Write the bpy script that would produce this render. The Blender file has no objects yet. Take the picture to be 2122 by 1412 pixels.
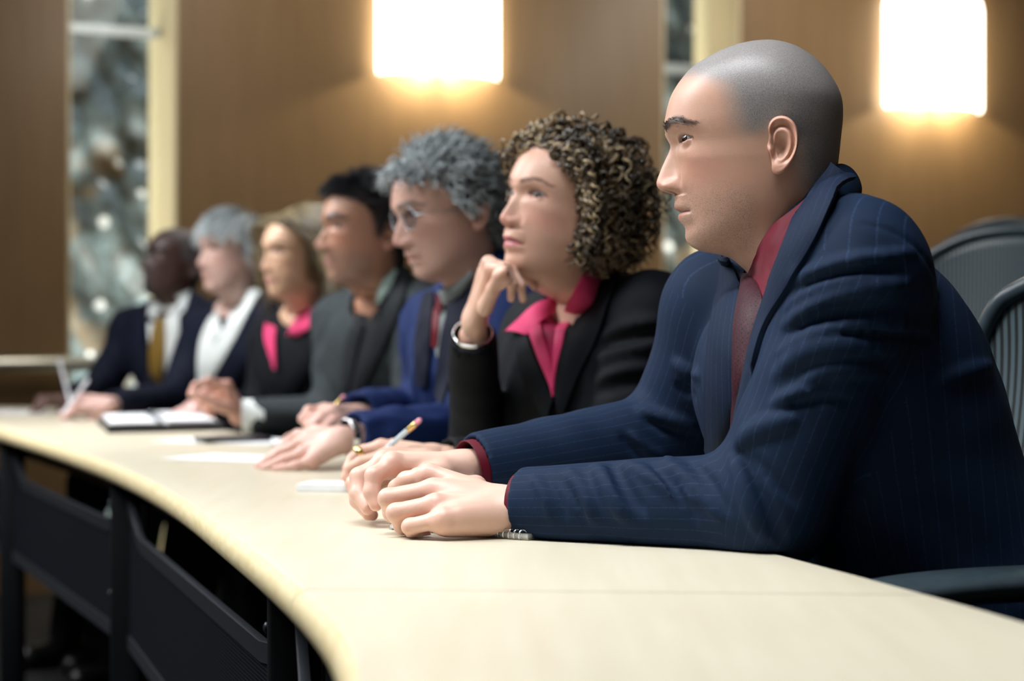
import bpy, math, random, os
import numpy as np
from mathutils import Vector, Matrix
from mathutils.bvhtree import BVHTree

rng = np.random.default_rng(7)
random.seed(7)
ONLY = os.environ.get('ONLY', '')
SC = bpy.context.scene
COL = SC.collection

# ------------------------------------------------------------------ camera
FPX, CX, CY, CAMZ = 4070.0, 1061.0, 706.0, 0.95
TABLE_Z = 0.74


def P(px, py, d):
    """measured point: photo pixel and distance along the view -> place in the room (metres)"""
    return np.array([(px - CX) / FPX * d, d, CAMZ - (py - CY) / FPX * d])


cam = bpy.data.cameras.new('camera')
cam.sensor_width = 36.0
cam.lens = 36.0 * FPX / 2122.0
cam.clip_start = 0.05
cam.clip_end = 100
cam_ob = bpy.data.objects.new('camera', cam)
COL.objects.link(cam_ob)
cam_ob.location = (0, 0, CAMZ)
cam_ob.rotation_euler = (math.pi / 2, 0, 0)
cam.dof.use_dof = True
cam.dof.focus_distance = 2.12
cam.dof.aperture_fstop = 3.8
cam.dof.aperture_blades = 0
SC.camera = cam_ob
SC.view_settings.view_transform = 'Standard'
SC.view_settings.look = 'None'
SC.view_settings.gamma = 1.0
SC.view_settings.use_curve_mapping = False


def unit(v):
    v = np.asarray(v, float)
    return v / (np.linalg.norm(v) + 1e-12)


def smooth01(x):
    x = np.clip(x, 0, 1)
    return x * x * (3 - 2 * x)


def lerp(a, b, t):
    return np.asarray(a, float) * (1 - t) + np.asarray(b, float) * t


def resample(pts, n):
    pts = np.asarray(pts, float)
    seg = np.linalg.norm(np.diff(pts, axis=0), axis=1)
    s = np.concatenate([[0], np.cumsum(seg)])
    t = np.linspace(0, s[-1], n)
    return np.stack([np.interp(t, s, pts[:, k]) for k in range(pts.shape[1])], 1)


def chaikin(pts, it=2):
    pts = np.asarray(pts, float)
    for _ in range(it):
        q = pts[:-1] * .75 + pts[1:] * .25
        r = pts[:-1] * .25 + pts[1:] * .75
        mid = np.empty((len(q) * 2, pts.shape[1]))
        mid[0::2] = q
        mid[1::2] = r
        pts = np.vstack([pts[:1], mid, pts[-1:]])
    return pts


# ------------------------------------------------------------------ objects
def props(o, label=None, category=None, group=None, kind=None):
    if label: o['label'] = label
    if category: o['category'] = category
    if group: o['group'] = group
    if kind: o['kind'] = kind
    return o


def thing(name, loc, label, category, group=None):
    o = bpy.data.objects.new(name, None)
    COL.objects.link(o)
    o.location = [float(x) for x in loc]
    o.empty_display_size = 0.05
    return props(o, label, category, group)


def world_loc(o):
    p = np.zeros(3)
    while o is not None:
        p += np.array(o.location)
        o = o.parent
    return p


def mesh_obj(name, verts, faces, mats, parent=None, attrs=None, smooth=True, mat_idx=None, origin=None):
    """one mesh object; verts are in the room's coordinates"""
    verts = np.asarray(verts, float)
    if parent is not None:
        o0 = world_loc(parent)
    elif origin is not None:
        o0 = np.asarray(origin, float)
    else:
        o0 = np.zeros(3)
    me = bpy.data.meshes.new(name)
    if isinstance(faces, np.ndarray) and faces.ndim == 2:
        nv, nf, k = len(verts), len(faces), faces.shape[1]
        me.vertices.add(nv)
        me.vertices.foreach_set('co', (verts - o0).astype(np.float32).ravel())
        me.loops.add(nf * k)
        me.loops.foreach_set('vertex_index', faces.astype(np.int32).ravel())
        me.polygons.add(nf)
        me.polygons.foreach_set('loop_start', np.arange(0, nf * k, k, dtype=np.int32))
        me.polygons.foreach_set('loop_total', np.full(nf, k, dtype=np.int32))
        me.update(calc_edges=True)
        me.validate()
    else:
        me.from_pydata([tuple(v) for v in (verts - o0)], [], [tuple(int(i) for i in f) for f in faces])
        me.update()
    if not isinstance(mats, (list, tuple)):
        mats = [mats]
    for m in mats:
        me.materials.append(m)
    if mat_idx is not None:
        me.polygons.foreach_set('material_index', np.asarray(mat_idx, np.int32))
    me.polygons.foreach_set('use_smooth', np.full(len(me.polygons), bool(smooth)))
    for an, av in (attrs or {}).items():
        av = np.asarray(av, np.float32)
        if len(av) != len(me.vertices):
            continue
        if av.ndim == 1:
            a = me.attributes.new(an, 'FLOAT', 'POINT')
            a.data.foreach_set('value', av)
        else:
            a = me.attributes.new(an, 'FLOAT_COLOR', 'POINT')
            c4 = np.ones((len(av), 4), np.float32)
            c4[:, :3] = av
            a.data.foreach_set('color', c4.ravel())
    o = bpy.data.objects.new(name, me)
    COL.objects.link(o)
    if parent is not None:
        o.parent = parent
    else:
        o.location = [float(x) for x in o0]
    return o


class MB:
    """collects simple shapes into one mesh"""

    def __init__(s):
        s.v, s.f = [], []

    def add(s, v, f):
        b = len(s.v)
        s.v += [tuple(map(float, p)) for p in v]
        s.f += [tuple(int(i) + b for i in q) for q in f]
        return s

    def box(s, c, size, R=None, bev=0.0):
        c = np.asarray(c, float)
        h = np.asarray(size, float) / 2
        R = np.eye(3) if R is None else np.asarray(R, float)
        if bev <= 0:
            vs = [c + R @ (h * np.array(q)) for q in ((-1, -1, -1), (1, -1, -1), (1, 1, -1), (-1, 1, -1), (-1, -1, 1), (1, -1, 1), (1, 1, 1), (-1, 1, 1))]
            return s.add(vs, [(0, 3, 2, 1), (4, 5, 6, 7), (0, 1, 5, 4), (1, 2, 6, 5), (2, 3, 7, 6), (3, 0, 4, 7)])
        n = 4
        a = np.linspace(0, math.pi / 2, n)
        lay = []
        for zz, ins in [(-h[2], bev), (-h[2] + bev * .3, bev * .3), (-h[2] + bev, 0), (h[2] - bev, 0), (h[2] - bev * .3, bev * .3), (h[2], bev)]:
            ring = []
            for qx, qy, a0 in ((1, 1, 0), (-1, 1, 1), (-1, -1, 2), (1, -1, 3)):
                for t in a:
                    ang = t + a0 * math.pi / 2
                    ring.append(c + R @ np.array([qx * (h[0] - bev) + (bev - ins) * math.cos(ang), qy * (h[1] - bev) + (bev - ins) * math.sin(ang), zz]))
            lay.append(ring)
        return s.loft(lay, caps=True)

    def loft(s, rings, caps=False, closed=True):
        n = len(rings[0])
        b = []
        for r in rings: b += list(r)
        f = []
        m = n if closed else n - 1
        for i in range(len(rings) - 1):
            for j in range(m):
                k = (j + 1) % n
                f.append((i * n + j, i * n + k, (i + 1) * n + k, (i + 1) * n + j))
        if caps:
            f.append(tuple(range(n))[::-1])
            f.append(tuple((len(rings) - 1) * n + j for j in range(n)))
        return s.add(b, f)

    def tube(s, pts, r, n=10, caps=True):
        pts = np.asarray(pts, float)
        k = len(pts)
        rr = np.full(k, r) if np.isscalar(r) else np.asarray(r, float)
        tan = np.gradient(pts, axis=0)
        tan /= np.linalg.norm(tan, axis=1)[:, None] + 1e-12
        ref = np.array([0, 0, 1.]) if abs(tan[0][2]) < .9 else np.array([1., 0, 0])
        u = unit(np.cross(tan[0], ref))
        rings = []
        for i in range(k):
            u = unit(u - tan[i] * np.dot(u, tan[i]))
            w = np.cross(tan[i], u)
            rings.append([pts[i] + rr[i] * (math.cos(a) * u + math.sin(a) * w) for a in np.linspace(0, 2 * math.pi, n, endpoint=False)])
        return s.loft(rings, caps=caps)

    def lathe(s, c, prof, n=24, axis=(0, 0, 1)):
        ax = unit(axis)
        ref = np.array([1., 0, 0]) if abs(ax[0]) < .9 else np.array([0, 1., 0])
        u = unit(np.cross(ax, ref)); w = np.cross(ax, u)
        rings = [[np.asarray(c) + ax * z + r * (math.cos(a) * u + math.sin(a) * w) for a in np.linspace(0, 2 * math.pi, n, endpoint=False)] for r, z in prof]
        return s.loft(rings, caps=True)

    def build(s, name, mat, parent=None, smooth=True, origin=None):
        return mesh_obj(name, s.v, s.f, mat, parent, smooth=smooth, origin=origin)


def auto_smooth(o, ang=35):
    me = o.data
    try:
        me.set_sharp_from_angle(angle=math.radians(ang))
    except Exception:
        pass
    return o


# ------------------------------------------------------------------ implicit surfaces
def smin(a, b, k):
    h = np.maximum(k - np.abs(a - b), 0) / k
    return np.minimum(a, b) - h * h * k * .25


class Vol:
    def __init__(s, lo, hi, h):
        s.h = h
        s.lo = np.asarray(lo, float) - 3 * h
        n = np.ceil((np.asarray(hi, float) + 3 * h - s.lo) / h).astype(int) + 1
        s.n = n
        s.v = np.full(n, 9.0, np.float32)
        s.ax = [(s.lo[i] + h * np.arange(n[i])).astype(np.float32) for i in range(3)]

    def like(s):
        o = Vol.__new__(Vol)
        o.h, o.lo, o.n, o.ax = s.h, s.lo, s.n, s.ax
        o.v = np.full(s.n, 9.0, np.float32)
        return o

    def sub(s, lo, hi):
        i0 = np.clip(np.floor((np.asarray(lo) - s.lo) / s.h).astype(int), 0, s.n - 1)
        i1 = np.clip(np.ceil((np.asarray(hi) - s.lo) / s.h).astype(int) + 1, 1, s.n)
        sl = tuple(slice(a, b) for a, b in zip(i0, i1))
        return sl, s.ax[0][sl[0]][:, None, None], s.ax[1][sl[1]][None, :, None], s.ax[2][sl[2]][None, None, :]

    def put(s, sl, d, k, cut=False):
        a = s.v[sl]
        if a.size == 0: return
        if cut:
            s.v[sl] = -smin(-a, d, k)
        else:
            s.v[sl] = smin(a, d, k)

    def capsule(s, a, b, ra, rb, k=.01, flat=None, cut=False):
        a = np.asarray(a, float); b = np.asarray(b, float)
        m = max(ra, rb) + k + 3 * s.h
        if flat is not None and flat[1] < 1: m = m / flat[1]
        sl, X, Y, Z = s.sub(np.minimum(a, b) - m, np.maximum(a, b) + m)
        ab = b - a
        L2 = float(ab @ ab) + 1e-12
        x, y, z = X - a[0], Y - a[1], Z - a[2]
        t = np.clip((x * ab[0] + y * ab[1] + z * ab[2]) / L2, 0, 1)
        qx, qy, qz = x - t * ab[0], y - t * ab[1], z - t * ab[2]
        if flat is not None:
            n, sc = unit(flat[0]), flat[1] - 1
            dn = (qx * n[0] + qy * n[1] + qz * n[2]) * sc
            qx, qy, qz = qx + dn * n[0], qy + dn * n[1], qz + dn * n[2]
        d = np.sqrt(qx * qx + qy * qy + qz * qz) - (ra + (rb - ra) * t)
        s.put(sl, d, k, cut)
        return s

    def poly(s, pts, radii, k=.01, cut=False, flat=None):
        for i in range(len(pts) - 1):
            s.capsule(pts[i], pts[i + 1], radii[i], radii[i + 1], k, flat, cut)
        return s

    def ell(s, c, R, rad, k=.01, cut=False):
        c = np.asarray(c, float); R = np.asarray(R, float); rad = np.asarray(rad, float)
        ext = np.sqrt(((R * rad[:, None]) ** 2).sum(0)) + k + 3 * s.h
        sl, X, Y, Z = s.sub(c - ext, c + ext)
        x, y, z = X - c[0], Y - c[1], Z - c[2]
        k0 = 0; k1 = 0
        for i in range(3):
            q = (x * R[i][0] + y * R[i][1] + z * R[i][2])
            k0 = k0 + (q / rad[i]) ** 2
            k1 = k1 + (q / rad[i] ** 2) ** 2
        k0 = np.sqrt(k0); k1 = np.sqrt(k1) + 1e-9
        s.put(sl, k0 * (k0 - 1) / k1, k, cut)
        return s

    def plane_cut(s, c, n, box, k=.003):
        """remove what lies beyond the plane (c, n), inside a box round c"""
        c = np.asarray(c, float); n = unit(n)
        sl, X, Y, Z = s.sub(c + n * box * .5 - box, c + n * box * .5 + box)
        d = -((X - c[0]) * n[0] + (Y - c[1]) * n[1] + (Z - c[2]) * n[2])
        s.put(sl, d, k, True)
        return s

    def mesh(s, smooth_it=1):
        v = s.v
        nx, ny, nz = v.shape
        sg = v < 0
        off = [(i, j, k) for i in (0, 1) for j in (0, 1) for k in (0, 1)]
        cnt = np.zeros((nx - 1, ny - 1, nz - 1), np.int8)
        for i, j, k in off:
            cnt += sg[i:nx - 1 + i, j:ny - 1 + j, k:nz - 1 + k]
        act = (cnt > 0) & (cnt < 8)
        ci, cj, ck = np.nonzero(act)
        idx = np.full(act.shape, -1, np.int64)
        idx[act] = np.arange(len(ci))
        pos = np.zeros((len(ci), 3)); c = np.zeros(len(ci))
        for a in off:
            for ax in range(3):
                if a[ax] == 0:
                    b = list(a); b[ax] = 1
                    va = v[ci + a[0], cj + a[1], ck + a[2]]
                    vb = v[ci + b[0], cj + b[1], ck + b[2]]
                    m = (va < 0) != (vb < 0)
                    t = np.where(m, va / np.where(m, va - vb, 1), 0)
                    p = np.stack([np.full(len(ci), float(a[q])) for q in range(3)], 1)
                    p[:, ax] += t
                    pos += p * m[:, None]
                    c += m
        pos = pos / c[:, None] + np.stack([ci, cj, ck], 1)
        pos = pos * s.h + s.lo
        quads = []
        # x edges
        e = sg[:-1, 1:-1, 1:-1] != sg[1:, 1:-1, 1:-1]
        i, j, k = np.nonzero(e); j += 1; k += 1
        q = np.stack([idx[i, j - 1, k - 1], idx[i, j, k - 1], idx[i, j, k], idx[i, j - 1, k]], 1)
        fl = ~sg[i, j, k]
        q[fl] = q[fl][:, ::-1]; quads.append(q)
        e = sg[1:-1, :-1, 1:-1] != sg[1:-1, 1:, 1:-1]
        i, j, k = np.nonzero(e); i += 1; k += 1
        q = np.stack([idx[i - 1, j, k - 1], idx[i - 1, j, k], idx[i, j, k], idx[i, j, k - 1]], 1)
        fl = ~sg[i, j, k]
        q[fl] = q[fl][:, ::-1]; quads.append(q)
        e = sg[1:-1, 1:-1, :-1] != sg[1:-1, 1:-1, 1:]
        i, j, k = np.nonzero(e); i += 1; j += 1
        q = np.stack([idx[i - 1, j - 1, k], idx[i, j - 1, k], idx[i, j, k], idx[i - 1, j, k]], 1)
        fl = ~sg[i, j, k]
        q[fl] = q[fl][:, ::-1]; quads.append(q)
        q = np.concatenate(quads)
        q = q[(q >= 0).all(1)]
        for _ in range(smooth_it):
            pos = lap(pos, q, .5)
            pos = lap(pos, q, -.35)
        return pos, q


def lap(pos, q, w):
    acc = np.zeros_like(pos); n = np.zeros(len(pos))
    for a, b in ((0, 1), (1, 2), (2, 3), (3, 0)):
        np.add.at(acc, q[:, a], pos[q[:, b]]); np.add.at(n, q[:, a], 1)
        np.add.at(acc, q[:, b], pos[q[:, a]]); np.add.at(n, q[:, b], 1)
    n = np.maximum(n, 1)
    return pos + w * (acc / n[:, None] - pos)


def normals(pos, q):
    a = pos[q[:, 2]] - pos[q[:, 0]]
    b = pos[q[:, 3]] - pos[q[:, 1]]
    fn = np.cross(a, b)
    vn = np.zeros_like(pos)
    for c in range(4):
        np.add.at(vn, q[:, c], fn)
    return vn / (np.linalg.norm(vn, axis=1)[:, None] + 1e-12)


def join(parts):
    """[(verts, quads, {attr: arr})] -> one"""
    vs, fs, at = [], [], {}
    b = 0
    keys = set()
    for p in parts: keys |= set(p[2])
    for v, q, a in parts:
        vs.append(v); fs.append(np.asarray(q) + b); b += len(v)
        for k in keys:
            ref = next(p[2][k] for p in parts if k in p[2])
            z = a.get(k)
            if z is None:
                z = np.zeros((len(v),) + np.asarray(ref).shape[1:])
            at.setdefault(k, []).append(np.asarray(z, float))
    return np.concatenate(vs), np.concatenate(fs), {k: np.concatenate(x) for k, x in at.items()}


def bvh_of(pos, q):
    return BVHTree.FromPolygons([tuple(p) for p in pos], [tuple(int(i) for i in f) for f in q])
# ------------------------------------------------------------------ materials
def srgb(r, g, b):
    def f(c):
        c /= 255.0
        return c / 12.92 if c <= .04045 else ((c + .055) / 1.055) ** 2.4
    return (f(r), f(g), f(b), 1.0)


class NT:
    def __init__(s, name):
        s.m = bpy.data.materials.new(name)
        s.m.use_nodes = True
        s.t = s.m.node_tree
        s.b = s.t.nodes['Principled BSDF']

    def n(s, typ, **kw):
        nd = s.t.nodes.new(typ)
        for k, v in kw.items():
            if k.startswith('in_'):
                key = k[3:]
                nd.inputs[int(key) if key.isdigit() else key.replace('_', ' ')].default_value = v
            else:
                setattr(nd, k, v)
        return nd

    def l(s, a, b):
        s.t.links.new(a, b)

    def set(s, **kw):
        for k, v in kw.items():
            s.b.inputs[k.replace('_', ' ')].default_value = v
        return s

    def coord(s, out='Object', scale=(1, 1, 1), rot=(0, 0, 0)):
        tc = s.n('ShaderNodeTexCoord')
        mp = s.n('ShaderNodeMapping')
        mp.inputs['Scale'].default_value = scale
        mp.inputs['Rotation'].default_value = rot
        s.l(tc.outputs[out], mp.inputs['Vector'])
        return mp.outputs['Vector']

    def noise(s, vec, scale, detail=4, rough=.55):
        nz = s.n('ShaderNodeTexNoise')
        nz.inputs['Scale'].default_value = scale
        nz.inputs['Detail'].default_value = detail
        nz.inputs['Roughness'].default_value = rough
        if vec is not None: s.l(vec, nz.inputs['Vector'])
        return nz.outputs['Fac']

    def ramp(s, fac, stops):
        r = s.n('ShaderNodeValToRGB')
        el = r.color_ramp.elements
        while len(el) < len(stops): el.new(.5)
        for e, (p, c) in zip(el, stops):
            e.position = p
            e.color = c if len(c) == 4 else (*c, 1)
        s.l(fac, r.inputs['Fac'])
        return r.outputs['Color']

    def mix(s, fac, a, b, mode='MIX'):
        m = s.n('ShaderNodeMix', data_type='RGBA', blend_type=mode)
        for sock, v in ((m.inputs[0], fac), (m.inputs[6], a), (m.inputs[7], b)):
            if hasattr(v, 'is_linked') or hasattr(v, 'links'):
                s.l(v, sock)
            else:
                sock.default_value = v
        return m.outputs[2]

    def math(s, op, a, b=None, c=None):
        m = s.n('ShaderNodeMath', operation=op)
        for i, v in enumerate((a, b, c)):
            if v is None: continue
            if isinstance(v, (int, float)): m.inputs[i].default_value = v
            else: s.l(v, m.inputs[i])
        return m.outputs[0]

    def attr(s, name):
        return s.n('ShaderNodeAttribute', attribute_name=name)

    def bump(s, h, strength=.3, dist=.001):
        b = s.n('ShaderNodeBump')
        b.inputs['Strength'].default_value = strength
        b.inputs['Distance'].default_value = dist
        s.l(h, b.inputs['Height'])
        s.l(b.outputs['Normal'], s.b.inputs['Normal'])


def simple(name, col, rough=.5, metal=0.0, spec=.5, noise=0.06, nscale=60, bump=0, coat=0, sheen=0):
    t = NT(name)
    v = t.coord()
    nz = t.noise(v, nscale, 3)
    c = col if len(col) == 4 else (*col, 1)
    d = tuple(x * (1 - noise * 2) for x in c[:3]) + (1,)
    e = tuple(min(1, x * (1 + noise * 2)) for x in c[:3]) + (1,)
    t.l(t.ramp(nz, [(.3, d), (.7, e)]), t.b.inputs['Base Color'])
    t.set(Roughness=rough, Metallic=metal)
    t.b.inputs['Specular IOR Level'].default_value = spec
    if coat:
        t.b.inputs['Coat Weight'].default_value = coat
        t.b.inputs['Coat Roughness'].default_value = .12
    if sheen:
        t.b.inputs['Sheen Weight'].default_value = sheen
        t.b.inputs['Sheen Roughness'].default_value = .45
    if bump:
        t.bump(nz, bump)
    return t.m


def skin_mat(name='skin', rough=.42, pores=.12, sss=.08, dots=True):
    t = NT(name)
    col = t.attr('col').outputs['Color']
    v = t.coord()
    n1 = t.noise(v, 45, 4)
    c = t.mix(t.math('MULTIPLY', n1, .35), col, (.62, .27, .20, 1), 'SOFT_LIGHT')
    n2 = t.noise(v, 900, 2)
    if dots:
        st = t.attr('stub').outputs['Fac']
        vo = t.n('ShaderNodeTexVoronoi', in_Scale=1050.0)
        t.l(v, vo.inputs['Vector'])
        dot = t.math('LESS_THAN', vo.outputs['Distance'], .33)
        nn = t.noise(v, 160, 2)
        amt = t.math('MULTIPLY', t.math('MULTIPLY', dot, st), t.math('MULTIPLY', nn, 1.1))
        c = t.mix(amt, c, (.035, .025, .02, 1))
        hm = t.attr('hairmask').outputs['Fac']
        n3 = t.noise(v, 1450, 3, .65)
        hc = t.ramp(n3, [(.34, (.06, .074, .082)), (.68, (.31, .35, .37))])
        c = t.mix(t.math('MULTIPLY', hm, .86), c, hc)
    t.l(c, t.b.inputs['Base Color'])
    t.set(Roughness=rough)
    t.b.inputs['Specular IOR Level'].default_value = .45
    t.b.inputs['Subsurface Weight'].default_value = sss
    t.b.inputs['Subsurface Radius'].default_value = (1, .35, .2)
    t.b.inputs['Subsurface Scale'].default_value = .006
    t.bump(t.math('ADD', n2, t.math('MULTIPLY', t.noise(v, 240, 3), .3)), pores * 1.6, .0007)
    return t.m


def cloth(name, col, rough=.75, stripe=None, sheen=.06, weave=900, sp=.0125, width=.045):
    """woven cloth; stripe = colour of the pinstripe, its place in the attribute 'stripe' (metres round the limb or body)"""
    t = NT(name)
    v = t.coord()
    nz = t.noise(v, 14, 4)
    fine = t.noise(v, weave, 2)
    c = t.mix(t.math('MULTIPLY', nz, .5), col, tuple(min(1, x * 1.5) for x in col[:3]) + (1,))
    c = t.mix(t.math('MULTIPLY', fine, .45), c, tuple(x * .55 for x in col[:3]) + (1,))
    if stripe:
        a = t.attr('stripe').outputs['Fac']
        fr = t.math('FRACT', t.math('DIVIDE', a, sp))
        ds = t.math('ABSOLUTE', t.math('SUBTRACT', fr, .5))
        ln = t.math('LESS_THAN', ds, width)
        brk = t.math('MULTIPLY', t.math('GREATER_THAN', t.noise(v, 700, 1), .45), .13)
        c = t.mix(t.math('MULTIPLY', ln, brk), c, stripe)
    t.l(c, t.b.inputs['Base Color'])
    t.set(Roughness=rough)
    t.b.inputs['Specular IOR Level'].default_value = .16
    t.b.inputs['Sheen Weight'].default_value = sheen
    t.b.inputs['Sheen Roughness'].default_value = .4
    t.bump(fine, .25, .0005)
    return t.m


def hair_mat(name, rough=.38, spec=.5):
    t = NT(name)
    col = t.attr('col').outputs['Color']
    v = t.coord()
    n1 = t.noise(v, 260, 2)
    t.l(t.mix(t.math('MULTIPLY', n1, .5), col, (.02, .02, .02, 1)), t.b.inputs['Base Color'])
    t.set(Roughness=rough)
    t.b.inputs['Specular IOR Level'].default_value = spec
    return t.m


def veneer(name, dark, light, vertical=True, rough=.33, coat=.25):
    t = NT(name)
    v = t.coord('Object', (38, 38, 1.3) if vertical else (1.3, 38, 38))
    n1 = t.noise(v, 1.6, 6, .6)
    v2 = t.coord('Object', (1.4, 1.4, .25))
    n2 = t.noise(v2, 2.2, 3)
    f = t.math('ADD', t.math('MULTIPLY', n1, .55), t.math('MULTIPLY', n2, .45))
    t.l(t.ramp(f, [(.32, dark), (.68, light)]), t.b.inputs['Base Color'])
    t.set(Roughness=rough)
    t.b.inputs['Coat Weight'].default_value = coat
    t.b.inputs['Coat Roughness'].default_value = .18
    return t.m


M_skin = skin_mat('skin')
M_eye = None


def eye_material(name, iris):
    t = NT(name)
    a = t.attr('ang').outputs['Fac']
    c = t.ramp(a, [(0.0, (.004, .004, .005)), (.17, (.004, .004, .005)), (.19, tuple(x * .5 for x in iris)), (.33, iris), (.46, tuple(x * .3 for x in iris)), (.51, (.34, .31, .30)), (1, (.28, .22, .21))])
    for nd in t.t.nodes:
        if nd.type == 'VALTORGB': nd.color_ramp.interpolation = 'LINEAR'
    t.l(c, t.b.inputs['Base Color'])
    t.set(Roughness=.12)
    t.b.inputs['Coat Weight'].default_value = .6
    t.b.inputs['Coat Roughness'].default_value = .02
    return t.m


M_eye = eye_material('eye', (.05, .028, .015))
M_eyesoft = eye_material('eye_soft', (.035, .02, .012))
for _n in M_eyesoft.node_tree.nodes:
    if _n.type == 'BSDF_PRINCIPLED':
        _n.inputs['Roughness'].default_value = .35; _n.inputs['Coat Weight'].default_value = 0; _n.inputs['Specular IOR Level'].default_value = .25
# ------------------------------------------------------------------ heads
# profile of a face in millimetres: (forward, up), origin at the ear hole
PROF = [(0, 125.5), (14, 125.2), (26.5, 124), (49, 117.3), (69.4, 107), (85.7, 96.9), (94.9, 86.7), (103, 75.5), (109.1, 64.3), (112.8, 51),
        (115.3, 38.8), (116.3, 29.5), (114.6, 21.4), (111.2, 15.3), (108.7, 10.2), (110.2, 4.1), (114.2, -4.1), (119.3, -15.3), (122.8, -24.5),
        (124.8, -30.6), (123.4, -35.7), (118.3, -39.8), (112.2, -41.8), (105.7, -43.4), (104.2, -49), (105.1, -54), (104.9, -59.0), (100.2, -62.6),
        (99.4, -64.6), (101.0, -70.0), (97.5, -75), (92.8, -79.5), (91.6, -84.6), (90.8, -91.8), (87.3, -98.9), (81.6, -104.2), (71.4, -107.9),
        (59.2, -109.6), (51, -111.6), (40.8, -115.6), (34.7, -122.4), (29.0, -130), (24, -142), (18, -160), (8, -190)]
BASE = [(0, 125.5), (14, 125.2), (26.5, 124), (49, 117.3), (69.4, 107), (85.7, 96.9), (94.9, 86.7), (103, 75.5), (109.1, 64.3), (112.8, 51),
        (115.0, 38.8), (115.2, 29.5), (111, 18), (106.0, 8), (103, -8), (101.5, -25), (101.0, -43.4), (100, -52), (98, -62.6),
        (95.5, -72), (92.8, -79.5), (91.6, -84.6), (90.8, -91.8), (87.3, -98.9), (81.6, -104.2), (71.4, -107.9), (59.2, -109.6), (51, -111.6),
        (40.8, -115.6), (34.7, -122.4), (29.0, -130), (24, -142), (18, -160), (8, -190)]
BACK = [(0, 125.5), (-8, 124.6), (-20.4, 122.4), (-36.7, 115.3), (-51, 105), (-63.2, 91.8), (-72.4, 77.5), (-77.5, 67.3), (-80.2, 57.1), (-80.8, 46.9), (-80.2, 32.6),
        (-78.5, 20.4), (-77.5, 8.2), (-76, -4), (-74.5, -18.4), (-71, -38), (-69, -58), (-71, -80), (-76, -110), (-86, -150), (-100, -190)]


def gsm(a, s):
    r = int(3 * s) + 1
    k = np.exp(-.5 * (np.arange(-r, r + 1) / s) ** 2); k /= k.sum()
    return np.convolve(np.pad(a, r, mode='edge'), k, 'valid')


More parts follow.
